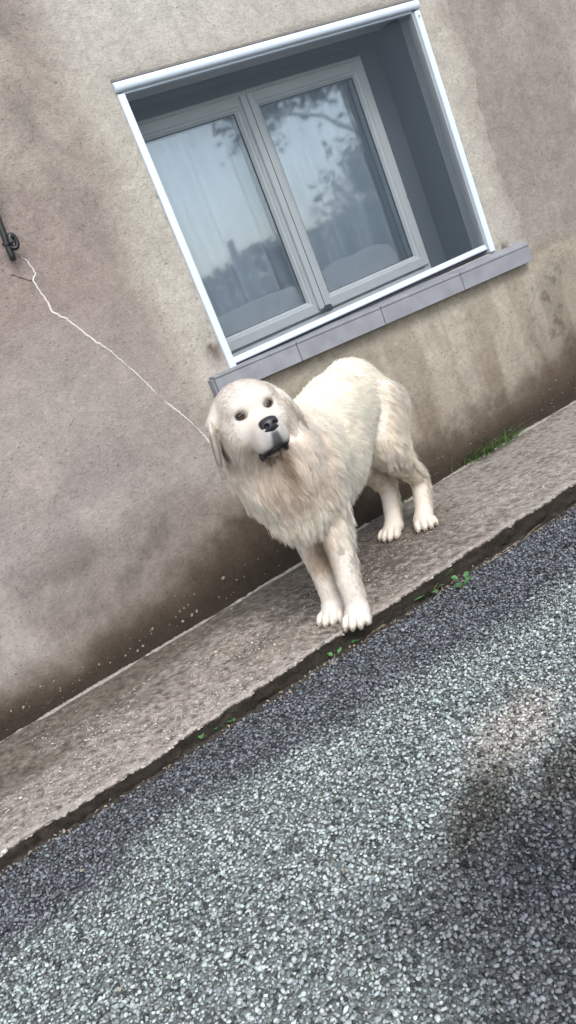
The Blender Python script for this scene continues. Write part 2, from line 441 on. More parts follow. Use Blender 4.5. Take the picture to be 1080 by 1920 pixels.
# --- reveals
win = empty('window', (0, 0, 0), house)
MB().box(OX1-.004, OX1+.02, .034, .105, OZ0, OZ1).build('reveal_lining', M['palejamb'], win)
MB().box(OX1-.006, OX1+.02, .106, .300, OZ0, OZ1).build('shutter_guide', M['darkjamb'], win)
MB().box(OX0-.02, OX0+.004, .034, .300, OZ0, OZ1).build('reveal_lining', M['palejamb'], win)
MB().box(OX0, OX1, .034, .235, OZ1-.006, OZ1+.02).build('soffit', M['soffit'], win)
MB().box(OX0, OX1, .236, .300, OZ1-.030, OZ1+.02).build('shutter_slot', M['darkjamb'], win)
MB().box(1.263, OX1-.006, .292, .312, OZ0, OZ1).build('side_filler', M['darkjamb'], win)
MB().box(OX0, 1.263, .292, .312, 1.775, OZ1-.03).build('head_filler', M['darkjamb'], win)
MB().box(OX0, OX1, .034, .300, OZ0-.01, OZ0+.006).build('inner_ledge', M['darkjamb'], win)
# --- casement: fixed frame, two sashes
MB().frame(.006, 1.262, .802, 1.772, [(0, .275), (.004, .270), (.030, .270), (.034, .276), (.034, .33), (0, .33)]).build('fixed_frame', M['sashplastic'], win)
def sash(x0, x1, z0, z1):
    s = MB().frame(x0, x1, z0, z1, [(0, .268), (.004, .258), (.040, .256), (.044, .262), (.052, .264), (.060, .276), (.060, .318), (0, .318)]).build('sash', M['sashplastic'], win)
    MB().frame(x0, x1, z0, z1, [(.0585, .2765), (.0625, .2775), (.0625, .284), (.0585, .284)]).build('gasket', M['rubber'], s)
    MB().box(x0+.056, x1-.056, .283, .301, z0+.056, z1-.056).build('pane', M['glass'], s)
sash(.022, .6335, .842, 1.757)
sash(.6365, 1.248, .842, 1.757)
MB().box(.606, .668, .243, .2555, .852, 1.752, .004).build('centre_cover_strip', M['sashplastic'], win)
MB().box(.6345, .6375, .2415, .246, .856, 1.748).build('cover_strip_groove', M['darkjamb'], win)
# small black catch at the foot of the meeting stiles
p = on_y(613, 577, .23)
mb = MB(); mb.box(p[0]-.012, p[0]+.012, .20, .235, p[2]-.016, p[2]+.012, .005); mb.tube([(p[0]-.008, .205, p[2]), (p[0]-.03, .20, p[2]+.002)], .004, 8)
mb.build('catch', M['rubber'], win)
for px, py in ((445, 640), (765, 508), (760, 372)):
    q = on_y(px, py, .268); MB().box(q[0]-.013, q[0]+.013, .262, .2712, q[2]-.003, q[2]+.003).build('drain_slot', M['rubber'], win)

# --- insect screen in front
scr = empty('insect_screen', (0, 0, 0), house)
def arc_prof(y0, y1, z0, z1, n=8):
    pr = [(y1, z0), (y1, z1)]
    for k in range(n+1):
        a = math.pi/2 - math.pi*k/n
        pr.append((y0 + .012 - .012*math.cos(a)*1.0 - 0*(1), (z0+z1)/2 + (z1-z0)/2*math.sin(a)))
    return pr
MB().prism(arc_prof(-.024, .03, 1.811, 1.8435), -.004, 1.392).build('cassette', M['upvc'], scr)
MB().box(-.004, 1.392, -.016, .02, 1.8445, 1.8535, .001).build('cassette_cap', M['darkcap'], scr)
MB().box(.0262, 1.3618, .0, .028, 1.8035, 1.8108).build('cassette_lip', M['upvc'], scr)
MB().box(-.0025, .026, -.016, .032, .799, 1.8035, .003).build('guide_rail', M['upvc'], scr)
MB().box(1.362, 1.3915, -.016, .032, .797, 1.8035, .003).build('guide_rail', M['upvc'], scr)
MB().box(1.352, 1.3612, -.004, .028, .815, 1.803).build('brush_strip', M['palejamb'], scr)
pr = [(.020, .815), (.020, .836), (.004, .838), (-.004, .834), (-.006, .829), (-.004, .8265), (-.008, .825), (-.012, .820), (-.009, .815)]
MB().prism(pr, .0262, 1.3518).build('bottom_bar', M['upvc'], scr)
MB().box(.0262, 1.3518, -.002, .018, .806, .8148).build('bottom_seal', M['rubber'], scr)
MB().box(.0262, 1.3518, .0095, .0102, .836, 1.806).build('mesh_cloth', M['screen'], scr)
MB().tube([(1.376, -.0165, 1.782), (1.376, -.0185, 1.782)], .005, 10).build('screw', M['palejamb'], scr)

# --- sill of tiles
sill = empty('window_sill', (0, 0, 0), house)
S0, S1 = -.098, 1.545
def sz(x): return lerp(.803, .764, (x-S0)/(S1-S0))
jo = [S0, .272, .690, 1.128, S1]
YF = -.055
for a, b in zip(jo[:-1], jo[1:]):
    g = .0015
    mb = MB(); x0, x1 = a+g, b-g
    for (ya, yb, za, zb) in ((YF, YF+.012, -.072, -.004),):
        i = len(mb.v); bv = .0018
        mb.box(x0, x1, ya, yb, za, zb, bv)
    mb.v = [(x, y, z+sz(x)) for x, y, z in mb.v]
    mb.build('front_tile', M['sill'], sill)
    mb = MB(); mb.box(x0, x1, YF-.003, .06, -.0035, .006, .0015)
    mb.v = [(x, y, z+sz(x) + (.802-sz(x))*min(1, max(0, (y-YF)/.05))) for x, y, z in mb.v]
    mb.build('top_tile', M['sill'], sill)
mb = MB(); mb.box(S0+.003, S1-.003, YF+.0085, .05, -.070, -.0045); mb.v = [(x, y, z+sz(x)) for x, y, z in mb.v]; mb.build('sill_bed', M['sillgrout'], sill)
for xe in (S0-.004, S1-.006):
    mb = MB(); mb.box(xe-.003, xe+.009, YF+.0125, .03, -.072, -.004, .001); mb.v = [(x, y, z+sz(S0 if xe < 0 else S1)) for x, y, z in mb.v]; mb.build('end_tile', M['sill'], sill)

# --- white filler run into the crack (two lengths)
def bead(name, pts, w, mat, parent, seed):
    r = np.random.default_rng(seed)
    P = []
    for (a, b) in zip(pts[:-1], pts[1:]):
        n = max(2, int(math.hypot(b[0]-a[0], b[1]-a[1])/.006))
        for k in range(n): P.append((a[0]+(b[0]-a[0])*k/n, a[1]+(b[1]-a[1])*k/n))
    P.append(pts[-1]); P = np.array(P)
    P += np.cumsum(r.normal(0, .0007, P.shape), 0)*.6 + r.normal(0, .0011, P.shape)
    T = np.gradient(P, axis=0); T /= np.linalg.norm(T, axis=1)[:, None]+1e-9; Nn = np.stack([-T[:, 1], T[:, 0]], 1)
    s = np.arange(len(P))*.006
    ww = w*(.35+1.25*fbm(s*14, s*0+seed, seed, 3))*np.clip(np.minimum(s, s[-1]-s)/.03, .25, 1)
    _, d = wall_fields(P[:, 0], P[:, 1]); yb = -.004-d
    V = []; 
    for off, h in ((-1, .0015), (-.5, -.0022), (.1, -.0034), (.6, -.002), (1, .0015)):
        q = P + Nn*(off*ww)[:, None]
        V.append(np.stack([q[:, 0], yb + h + r.normal(0, .0003, len(P)), q[:, 1]], 1))
    V = np.stack(V, 1); n = len(P); k = V.shape[1]
    I = np.arange(n*k).reshape(n, k)
    F = np.stack([I[:-1, :-1], I[:-1, 1:], I[1:, 1:], I[1:, :-1]], -1).reshape(-1, 4)
    return mesh_np(name, V.reshape(-1, 3), F, mat, parent, True)
bead('crack_filler', crack_w, .0038, M['filler'], house, 3)
bead('crack_filler', crack2_w, .0034, M['filler'], house, 4)
br = [tuple(on_y(x, y)[[0, 2]]) for x, y in ((60, 527), (48, 523), (34, 519), (22, 514))]
bead('hair_crack', br, .0016, M['soil'], house, 5)

# --- lichen flecks at the foot of the wall, pale mortar fillet along the joint
mb = MB()
def fleck(x, z, r):
    _, d = wall_fields(np.array([x]), np.array([z])); y = -.004-d[0]
    n = 9; i = len(mb.v); mb.v.append((x, y-.0022, z))
    ph = random.random()*6
    for k in range(n):
        a = 2*math.pi*k/n; rr = r*(1+.25*math.sin(2*a+ph)+random.uniform(-.15, .15)); mb.v.append((x+rr*math.cos(a), y-.0015, z+rr*math.sin(a)))
    for k in range(n):
        a = 2*math.pi*k/n; rr = r*1.12; mb.v.append((x+rr*math.cos(a), y+.002, z+rr*math.sin(a)))
    for k in range(n):
        mb.f.append((i, i+1+(k+1) % n, i+1+k)); mb.f.append((i+1+k, i+1+(k+1) % n, i+1+n+(k+1) % n, i+1+n+k))
fl = [(343, 1165, 5), (360, 1153, 5), (369, 1146, 5), (337, 1146, 3), (345, 1140, 2.5), (353, 1134, 2.5), (330, 1157, 2), (286, 1179, 4), (258, 1220, 4), (268, 1211, 4), (235, 1229, 3), (262, 1201, 2), (244, 1216, 2), (185, 1245, 3), (206, 1242, 2.5), (154, 1250, 2), (112, 1289, 2.5), (112, 1294, 2), (100, 1276, 2), (75, 1286, 3), (43, 1325, 4), (20, 1332, 3), (418, 1084, 6), (443, 1087, 3), (457, 1081, 2), (411, 1120, 2.5), (328, 1117, 2), (364, 1114, 2), (148, 1274, 2)]
for px, py, r in fl:
    q = on_y(px, py); fleck(q[0], q[2], r*.00095+.0006)
for k in range(50):
    x = random.uniform(-1.5, .05); fleck(x, abs(random.gauss(0, .05))+.02, random.uniform(.0008, .0022))
for k in range(40):
    x = random.uniform(.7, 1.9); fleck(x, abs(random.gauss(0, .06))+.03, random.uniform(.001, .003))
tag(mb.build('lichen_fleck', M['lichen'], house), kind='stuff')

# ------------------------------------------------------------------ pavement strip with kerb edge
KY = -.725
def pav_fields(X, Y):
    n1 = fbm(X*2.2, Y*4, 101, 4); n2 = fbm(X*9, Y*9, 105, 4); n3 = fbm(X*62, Y*62, 109, 3); n4 = fbm(X*140, Y*140, 113, 2)
    s = -Y/.725
    wear = sstep(.25, .75, s + .35*(n1-.5)*2)
    lft = sstep(.2, -.9, X)
    C = np.zeros(X.shape+(3,)) + np.array([.165, .142, .115])
    C = mixc(C, [.255, .222, .190], wear*.8)
    C = mixc(C, [.36, .315, .275], wear*lft*.75)
    C = mixc(C, [.36, .325, .285], sstep(.15, .7, X)*.8)
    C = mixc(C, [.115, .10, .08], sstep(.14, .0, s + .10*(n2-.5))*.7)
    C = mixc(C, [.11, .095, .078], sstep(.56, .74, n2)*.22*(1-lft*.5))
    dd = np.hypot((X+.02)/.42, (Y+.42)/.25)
    C = mixc(C, [.12, .102, .083], sstep(1.1, .4, dd + .5*(n2-.5))*.65)  # the dog's soft shadow painted into the concrete under it
    C = mixc(C, [.50, .45, .40], sstep(.56, .70, n3)*(.25+.75*wear)*.7)
    C = mixc(C, [.07, .06, .05], sstep(.42, .28, n3)*.6)
    C = mixc(C, [.08, .07, .06], sstep(.36, .22, n4)*.5)
    C = mixc(C, [.42, .375, .33], sstep(.955, .99, s + .02*(n2-.5))*.7)
    C = C*(1+.30*(n4-.5)*2)[..., None]
    C = C*1.13
    D = (n1-.5)*.012 + (n2-.5)*.006 + (n3-.5)*.0042*(.35+wear) + (n4-.5)*.002*(.4+wear)
    return np.clip(C, .01, 1), D
def pav_z(x, y):
    _, d = pav_fields(np.atleast_1d(np.float64(x)), np.atleast_1d(np.float64(y))); return float(d[0])
def kerb_y(X): return KY + .016*(fbm(X*5, X*0+2, 121, 3)-.5)*2 + .007*(fbm(X*22, X*0+5, 125, 3)-.5)*2 + .006*(fbm(X*75, X*0+8, 127, 2)-.5)*2
def ground_z(x, y): return -.066 - .014*np.clip(x, -2, 2)
xs = axis(-7, -1.95, 2.3, 8, .0085, .3)
s = np.concatenate([np.concatenate([np.linspace(0, .95, 84), np.linspace(.96, 1, 9)])])
X, S = np.meshgrid(xs, s, indexing='ij')
Yk = kerb_y(X); Y = .02 + (Yk-.02)*S
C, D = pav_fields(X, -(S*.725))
Z = D - sstep(.982, 1.0, S)*.0045*(.2+1.4*fbm(X*40, X*0, 131, 2))
rows = [np.stack([X, Y, Z], -1)]; cols = [C]
# front face of the kerb
top_n = V0 = None
frows = []; fcols = []
for k, t in enumerate(np.linspace(0, 1, 22)):
    x = xs; y = kerb_y(x) + (.012*(fbm(x*18, np.full_like(x, t*5), 141, 3)-.5) + .009*(fbm(x*60, np.full_like(x, t*14), 145, 2)-.5))*2*min(1, t*3) + .010*t
    z = lerp(Z[:, -1], -.16, t)
    frows.append(np.stack([x, y, z], -1)[:, None]); n = .5*fbm(x*12, np.full_like(x, t*6), 151, 3) + .5*fbm(x*50, np.full_like(x, t*12), 155, 2)
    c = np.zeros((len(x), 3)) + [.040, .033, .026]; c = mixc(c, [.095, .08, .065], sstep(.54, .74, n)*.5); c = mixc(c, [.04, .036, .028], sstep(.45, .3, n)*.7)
    if k == 0: c = c*.5 + C[:, -1]*.5
    fcols.append(c[:, None])
V = np.concatenate(rows, 1); Cc = np.concatenate(cols, 1); a, b = V.shape[:2]
I = np.arange(a*b).reshape(a, b)
F = np.stack([I[:-1, :-1], I[:-1, 1:], I[1:, 1:], I[1:, :-1]], -1).reshape(-1, 4)
fV = np.concatenate(frows, 1); fC = np.concatenate(fcols, 1); fI = np.arange(fV.shape[0]*fV.shape[1]).reshape(fV.shape[:2])
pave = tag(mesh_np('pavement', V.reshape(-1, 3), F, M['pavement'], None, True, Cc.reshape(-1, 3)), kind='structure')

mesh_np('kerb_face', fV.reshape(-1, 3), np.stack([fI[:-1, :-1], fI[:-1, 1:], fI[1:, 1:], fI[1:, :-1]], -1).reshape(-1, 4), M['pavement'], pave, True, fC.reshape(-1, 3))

def ico():
    t = (1+5**.5)/2
    v = np.array([(-1, t, 0), (1, t, 0), (-1, -t, 0), (1, -t, 0), (0, -1, t), (0, 1, t), (0, -1, -t), (0, 1, -t), (t, 0, -1), (t, 0, 1), (-t, 0, -1), (-t, 0, 1)])/math.hypot(1, t)
    f = np.array([(0, 11, 5), (0, 5, 1), (0, 1, 7), (0, 7, 10), (0, 10, 11), (1, 5, 9), (5, 11, 4), (11, 10, 2), (10, 7, 6), (7, 1, 8), (3, 9, 4), (3, 4, 2), (3, 2, 6), (3, 6, 8), (3, 8, 9), (4, 9, 5), (2, 4, 11), (6, 2, 10), (8, 6, 7), (9, 8, 1)])
    return v, f
def chips(name, P, R, col, mat, parent=None, flat=.6, jit=.28, seed=1, tilt=.5):
    r = np.random.default_rng(seed); v, f = ico(); n = len(P)
    L = v[None] * (1 + r.uniform(-jit, jit, (n, 12, 1)))
    L = L * np.stack([r.uniform(.8, 1.35, n), r.uniform(.6, 1.0, n), np.full(n, flat)*r.uniform(.7, 1.2, n)], 1)[:, None]
    a = r.uniform(0, 6.283, n); tx = r.normal(0, tilt, n); ca, sa = np.cos(a), np.sin(a); ct, st = np.cos(tx), np.sin(tx)
    x, y, z = L[..., 0], L[..., 1], L[..., 2]
    y, z = y*ct[:, None]-z*st[:, None], y*st[:, None]+z*ct[:, None]
    x, y = x*ca[:, None]-y*sa[:, None], x*sa[:, None]+y*ca[:, None]
    V = np.stack([x, y, z], -1)*R[:, None, None] + P[:, None]
    F = (f[None] + (np.arange(n)*12)[:, None, None]).reshape(-1, 3)
    c = np.repeat(col, 12, 0)
    return mesh_np(name, V.reshape(-1, 3), F, mat, parent, False, c)

# exposed aggregate standing proud of the worn concrete, thickest along the kerb edge
n = 24000
px = rng.uniform(-1.9, 2.2, n); ps = rng.beta(2.6, 1.25, n)
edge_n = 2600; px[:edge_n] = rng.uniform(-1.9, 2.2, edge_n); ps[:edge_n] = 1-np.abs(rng.normal(0, .012, edge_n))
keep = (fbm(px*6, ps*6, 161, 3) + .25*ps > .52) | (np.arange(n) < edge_n); px = px[keep]; ps = ps[keep]
py = kerb_y(px)*ps
_, d = pav_fields(px, -ps*.725)
rr = rng.lognormal(math.log(.0027), .42, len(px)); rr = np.clip(rr, .0014, .0085); rr[np.arange(len(rr)) < edge_n] *= 1.35
zz = d - rr*.12 - sstep(.965, 1.0, ps)*.006
w = rng.uniform(0, 1, len(px))
lft = sstep(.3, -.9, px)[:, None]
colA = np.array([.27, .24, .21])*(1-lft) + np.array([.40, .36, .32])*lft
colA = colA*(.75+.7*w[:, None]) ; colA[w > .93] *= 1.3
tag(chips('exposed_aggregate', np.stack([px, py, zz], 1), rr, np.clip(colA, .02, .7), M['aggregate'], pave, .45, .3, 5, .35), kind='stuff')

# mortar fillet in the joint between wall and pavement
def strip(name, x0, x1, mat, seed, w=.010, y0=-.012, broken=.45):
    xsn = np.arange(x0, x1, .006); nn = fbm(xsn*9, xsn*0, seed, 3); yy = y0 + .006*(fbm(xsn*5, xsn*0+3, seed+3, 2)-.5)*2
    ww = w*np.clip((nn-broken)*6+.6, .05, 1.5)
    V = []
    for o, h in ((-1, -.004), (-.4, .004), (.3, .005), (1, .0)):
        y = yy+o*ww; _, dz = pav_fields(xsn, y); V.append(np.stack([xsn, y, dz+h*np.clip(ww/w, .0, 1)+.001*rng.normal(size=len(xsn))], 1))
    V = np.stack(V, 1); I = np.arange(V.shape[0]*V.shape[1]).reshape(V.shape[:2])
    F = np.stack([I[:-1, :-1], I[1:, :-1], I[1:, 1:], I[:-1, 1:]], -1).reshape(-1, 4)
    return mesh_np(name, V.reshape(-1, 3), F, mat, pave, True)
strip('mortar_joint', -1.9, 2.2, M['mortar'], 171)

# ------------------------------------------------------------------ gravel road
gx = axis(-40, -2.4, 2.2, 40, .05, 2.0); gy = axis(-60, -2.6, -.70, -.60, .05, 2.0)
GX, GY = np.meshgrid(gx, gy, indexing='ij')
GZ = ground_z(GX, GY) - .004 + .004*(fbm(GX*3, GY*3, 201, 3)-.5)
def gravel_col(x, y, want_dust=False):
    n1 = fbm(x*2.0+5, y*2.0, 211, 4); n2 = fbm(x*6, y*6, 215, 3)
    b = y + .16*(n1-.5)*2 + .04*(n2-.5)*2 + .03*x
    C = np.zeros(x.shape+(3,)) + np.array([.198, .211, .229])               # blue grey chips by the kerb
    lt = sstep(-.99, -1.17, b)
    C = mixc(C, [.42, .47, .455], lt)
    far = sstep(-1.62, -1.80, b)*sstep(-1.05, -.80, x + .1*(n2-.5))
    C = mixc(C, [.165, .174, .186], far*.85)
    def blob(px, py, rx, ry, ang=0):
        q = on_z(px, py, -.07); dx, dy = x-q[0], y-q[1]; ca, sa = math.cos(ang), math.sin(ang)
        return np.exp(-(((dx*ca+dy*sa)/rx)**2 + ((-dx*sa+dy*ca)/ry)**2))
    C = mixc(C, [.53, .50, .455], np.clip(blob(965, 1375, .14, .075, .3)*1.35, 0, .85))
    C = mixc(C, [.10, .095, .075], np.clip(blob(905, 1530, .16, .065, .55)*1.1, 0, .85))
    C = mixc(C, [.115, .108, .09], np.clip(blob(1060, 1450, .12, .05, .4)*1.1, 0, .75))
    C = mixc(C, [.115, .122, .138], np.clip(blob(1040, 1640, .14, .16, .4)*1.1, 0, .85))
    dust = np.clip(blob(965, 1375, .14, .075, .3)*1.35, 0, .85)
    if want_dust: return dust
    C = mixc(C, [.24, .22, .185], sstep(.03, 0., KY-y+.02*(n2-.5))*.6)
    return C
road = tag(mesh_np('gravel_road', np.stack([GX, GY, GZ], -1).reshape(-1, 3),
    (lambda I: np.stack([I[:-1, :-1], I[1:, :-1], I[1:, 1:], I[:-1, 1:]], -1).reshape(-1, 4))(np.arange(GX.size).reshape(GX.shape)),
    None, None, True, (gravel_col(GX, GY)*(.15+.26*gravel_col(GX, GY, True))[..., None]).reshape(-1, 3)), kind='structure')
def road_mat():
    m, nt, b = mat_new('tar_and_chip')
    a = N(nt, 'ShaderNodeAttribute'); a.attribute_name = 'tint'; tc = N(nt, 'ShaderNodeTexCoord')
    v = N(nt, 'ShaderNodeTexVoronoi'); v.inputs['Scale'].default_value = 110; nt.links.new(tc.outputs['Object'], v.inputs['Vector'])
    rgb = N(nt, 'ShaderNodeRGBToBW'); nt.links.new(v.outputs['Color'], rgb.inputs[0])
    mr = N(nt, 'ShaderNodeMapRange'); mr.inputs[3].default_value = .6; mr.inputs[4].default_value = 4.5; nt.links.new(rgb.outputs[0], mr.inputs[0])
    vm = N(nt, 'ShaderNodeVectorMath', operation='SCALE'); nt.links.new(a.outputs['Color'], vm.inputs[0]); nt.links.new(mr.outputs[0], vm.inputs['Scale'])
    nt.links.new(vm.outputs[0], b.inputs['Base Color']); b.inputs['Roughness'].default_value = .9
    bp = N(nt, 'ShaderNodeBump'); bp.inputs['Distance'].default_value = .006; bp.invert = True; nt.links.new(v.outputs['Distance'], bp.inputs['Height']); nt.links.new(bp.outputs[0], b.inputs['Normal'])
    return m
road.data.materials.append(road_mat())
sp = .0078
ax = np.arange(-2.05, 1.35, sp); ay = np.arange(-2.35, -.70, sp)
cx, cy = np.meshgrid(ax, ay, indexing='ij'); cx = cx.ravel(); cy = cy.ravel()
cx = cx + rng.uniform(-.55, .55, cx.size)*sp; cy = cy + rng.uniform(-.55, .55, cy.size)*sp
ok = (cx < 1.30 + 1.14*(cy+.74)) & (cy < kerb_y(cx) - .004 + .02*rng.uniform(-1, .3, cx.size)*(rng.uniform(size=cx.size) < .5)) & (rng.uniform(size=cx.size) < .93)
cx = cx[ok]; cy = cy[ok]; nC = len(cx)
R = np.clip(rng.lognormal(math.log(.0041), .25, nC), .0024, .0072)
cz = ground_z(cx, cy) + rng.uniform(-.0042, .0034, nC) + .004*(fbm(cx*3, cy*3, 201, 3)-.5) + .001
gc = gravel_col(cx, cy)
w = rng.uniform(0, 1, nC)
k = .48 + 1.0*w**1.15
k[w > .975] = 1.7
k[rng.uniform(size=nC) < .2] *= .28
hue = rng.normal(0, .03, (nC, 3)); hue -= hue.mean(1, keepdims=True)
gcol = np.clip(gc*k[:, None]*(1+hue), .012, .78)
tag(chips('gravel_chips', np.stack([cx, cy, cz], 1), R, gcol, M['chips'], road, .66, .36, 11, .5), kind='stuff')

# ------------------------------------------------------------------ the dog
# dog frame: x forward, y to its left, z up; origin on the pavement between the paws
DF = np.array([-.837, -.547, 0]); DL = np.array([.547, -.837, 0]); DO = np.array([.0063, -.4974, 0.0])
HPSI, HPIT, HROL = math.radians(47), math.radians(-2), math.radians(1)
HC = np.array([.4355, .0305, .733])
def rotm(psi, pit, rol):
    c, s = math.cos(psi), math.sin(psi); Rz = np.array([[c, -s, 0], [s, c, 0], [0, 0, 1]])
    c, s = math.cos(pit), math.sin(pit); Ry = np.array([[c, 0, s], [0, 1, 0], [-s, 0, c]])
    c, s = math.cos(rol), math.sin(rol); Rx = np.array([[1, 0, 0], [0, c, -s], [0, s, c]])
    return Rz @ Ry @ Rx
HR = rotm(HPSI, HPIT, HROL)
def H(x, y, z): return HC + HR @ np.array([x, y, z])

class Field:
    def __init__(s, lo, hi, h):
        s.lo = np.array(lo); s.h = h; s.n = np.ceil((np.array(hi)-s.lo)/h).astype(int)+1
        s.ax = [s.lo[k] + h*np.arange(s.n[k]) for k in range(3)]
        s.D = np.full(s.n, .5, np.float32)
    def apply(s, c, ext, fn, k, sub=False):
        c = np.asarray(c); ext = np.asarray(ext) + k + .02
        i0 = np.maximum(np.floor((c-ext-s.lo)/s.h).astype(int), 0); i1 = np.minimum(np.ceil((c+ext-s.lo)/s.h).astype(int)+1, s.n)
        if (i1 <= i0).any(): return
        sl = tuple(slice(a, b) for a, b in zip(i0, i1))
        P = np.stack(np.meshgrid(*[s.ax[q][sl[q]] for q in range(3)], indexing='ij'), -1)
        d = fn(P).astype(np.float32); a = s.D[sl]
        if sub:
            d = -d; h = np.maximum(k-np.abs(a-d), 0)/k; s.D[sl] = np.maximum(a, d) + h*h*k*.25
        else:
            h = np.maximum(k-np.abs(a-d), 0)/k; s.D[sl] = np.minimum(a, d) - h*h*k*.25
def f_ell(c, r, R=None):
    c = np.asarray(c); r = np.asarray(r)
    def fn(P):
        q = P-c
        if R is not None: q = q @ R
        k0 = np.sqrt(((q/r)**2).sum(-1)); k1 = np.sqrt(((q/r**2)**2).sum(-1))+1e-9
        return k0*(k0-1)/k1
    return fn
def f_cap(a, b, ra, rb):
    a = np.asarray(a); b = np.asarray(b); ab = b-a; L2 = ab@ab
    def fn(P):
        q = P-a; t = np.clip((q@ab)/L2, 0, 1)
        return np.sqrt(((q-t[..., None]*ab)**2).sum(-1)) - (ra+(rb-ra)*t)
    return fn
PR = []       # (group, fn, centre, extent, k, sub)
def ell(g, c, r, R=None, k=.05, sub=False):
    PR.append((g, f_ell(c, r, R), np.asarray(c, float), np.full(3, max(r)) if R is not None else np.asarray(r, float), k, sub))
def cap(g, a, b, ra, rb, k=.03):
    a = np.asarray(a, float); b = np.asarray(b, float)
    PR.append((g, f_cap(a, b, ra, rb), (a+b)/2, np.abs(a-b)/2+max(ra, rb), k, False))
def chain(g, pts, k=.03):
    # one smooth limb: spline the joints, take the plain minimum of short tapered segments, then blend once
    P = np.array(pts, float); n = len(P); T = np.linspace(0, n-1, 6*(n-1)+1); Q = []
    for t in T:
        i = min(int(t), n-2); u = t-i; p0, p1, p2, p3 = P[max(i-1, 0)], P[i], P[i+1], P[min(i+2, n-1)]
        Q.append(.5*((2*p1) + (p2-p0)*u + (2*p0-5*p1+4*p2-p3)*u*u + (3*p1-p0-3*p2+p3)*u**3))
    Q = np.array(Q); fs = [f_cap(a[:3], b[:3], a[3], b[3]) for a, b in zip(Q[:-1], Q[1:])]
    def fn(X):
        d = fs[0](X)
        for f in fs[1:]: d = np.minimum(d, f(X))
        return d
    lo = (Q[:, :3]-Q[:, 3:]).min(0); hi = (Q[:, :3]+Q[:, 3:]).max(0)
    PR.append((g, fn, (lo+hi)/2, (hi-lo)/2, k, False))

# trunk
ell('torso', (.09, -.006, .498), (.27, .142, .176)); ell('torso', (.25, .0, .515), (.15, .145, .155))
ell('torso', (-.15, -.008, .552), (.24, .122, .140)); ell('torso', (-.325, -.016, .566), (.132, .110, .130))
ell('mane', (.34, 0, .455), (.095, .105, .135)); ell('mane', (.385, .02, .55), (.10, .120, .11))
cap('mane', (.27, 0, .57), (.40, .03, .68), .135, .098, .05)
cap('mane', (.355, -.065, .50), (.37, -.06, .58), .062, .07, .05)
for s_ in (1, -1):
    cap('mane', H(-.018, .046*s_, -.072), (.39, .02+.055*s_, .60), .064, .078, .05)
# front legs: shoulder, elbow, wrist, pastern
for sd, fx, fy in ((1, .335, .055), (-1, .287, -.052)):
    dx = fx-.335
    chain('foreleg', [(.285, .075*sd, .47, .066), (.272+dx*.4, .060*sd, .34, .051), (.298+dx*.8, .4*.06*sd+.6*fy, .21, .0385), (.314+dx, fy, .13, .0340), (.320+dx, fy, .07, .0325), (fx-.010, fy, .040, .0345)], .03)
# hind legs: hip, stifle, hock, rear pastern
for sd, fx, fy in ((1, -.375, .060), (-1, -.345, -.058)):
    chain('hindleg', [(-.34, .056*sd, .51, .088), (-.265, .068*sd, .37, .066), (-.345, .064*sd, .265, .043), (-.425+(fx+.362)*.8, fy+.002*sd, .165, .0325), (-.402+(fx+.362), fy, .085, .0305), (fx-.012, fy, .042, .033)], .03)
    ell('hindleg', (-.365, .052*sd, .43), (.078, .050, .12), k=.05)
# paws, four toes each
PAWS = []
def paw(cx, cy, yaw, sc=1.0):
    R = rotm(yaw, 0, 0); c0 = np.array([cx, cy, 0])
    ell('paw', c0 + R@np.array([.0, 0, .030*sc]), np.array([.050, .037, .028])*sc, R, .015)
    for j, ty in enumerate((-.031, -.011, .011, .031)):
        fwd = (.034, .047, .047, .034)[j]
        cc = c0 + R@np.array([fwd*sc, ty*1.08*sc, .021*sc])
        ell('paw', cc, np.array([.029, .0120, .0210])*sc, R @ rotm(ty*5, .22, 0), .005)
        PAWS.append((c0 + R@np.array([(fwd+.026)*sc, ty*1.07*sc, .013*sc]), R @ rotm(ty*4, .5, 0)))
paw(.335, .055, .28, 1.0); paw(.287, -.052, .12, 1.0); paw(-.362, .060, .55, .98); paw(-.335, -.058, -.10, .98)
# tail hanging behind the left thigh
chain('tail', [(-.43, .0, .60, .045), (-.485, .012, .50, .042), (-.49, .028, .38, .036), (-.465, .034, .27, .024), (-.45, .036, .21, .012)], .03)
# head
ell('head', H(-.005, 0, .012), (.092, .086, .080), HR, .05)
ell('head', H(-.03, 0, -.01), (.085, .088, .085), HR, .05)
for s_ in (1, -1):
    ell('head', H(.018, .046*s_, -.040), (.070, .046, .055), HR, .035)
    ell('head', H(.055, .034*s_, .034), (.032, .030, .018), HR, .035)
cap('muzzle', H(.045, 0, -.042), H(.130, 0, -.058), .056, .045, .024)
for s_ in (1, -1): ell('muzzle', H(.108, .0255*s_, -.077), (.050, .0240, .033), HR, .012)
cap('muzzle', H(.03, 0, -.094), H(.086, 0, -.106), .042, .022, .012)
for s_ in (1, -1):
    ell('head', H(.0805, .0405*s_, .012), (.013, .014, .0105), HR, .012, True)
ell('muzzle', H(.150, 0, -.101), (.055, .026, .0060), HR @ rotm(0, .10, 0), .006, True)
for s_ in (1, -1): ell('muzzle', H(.104, .037*s_, -.106), (.044, .020, .0070), HR @ rotm(-.30*s_, .30, 0), .006, True)
for s_ in (1, -1):
    cap('ear', H(-.018, .076*s_, .042), H(-.004, (.113 if s_ < 0 else .101)*s_, .016), .018, .015, .018)
    Re = HR @ rotm(.25*s_, 0, .18*s_)
    ell('ear', H(.010, (.126 if s_ < 0 else .112)*s_, -.042), (.044, .0115, .078), Re, .006)

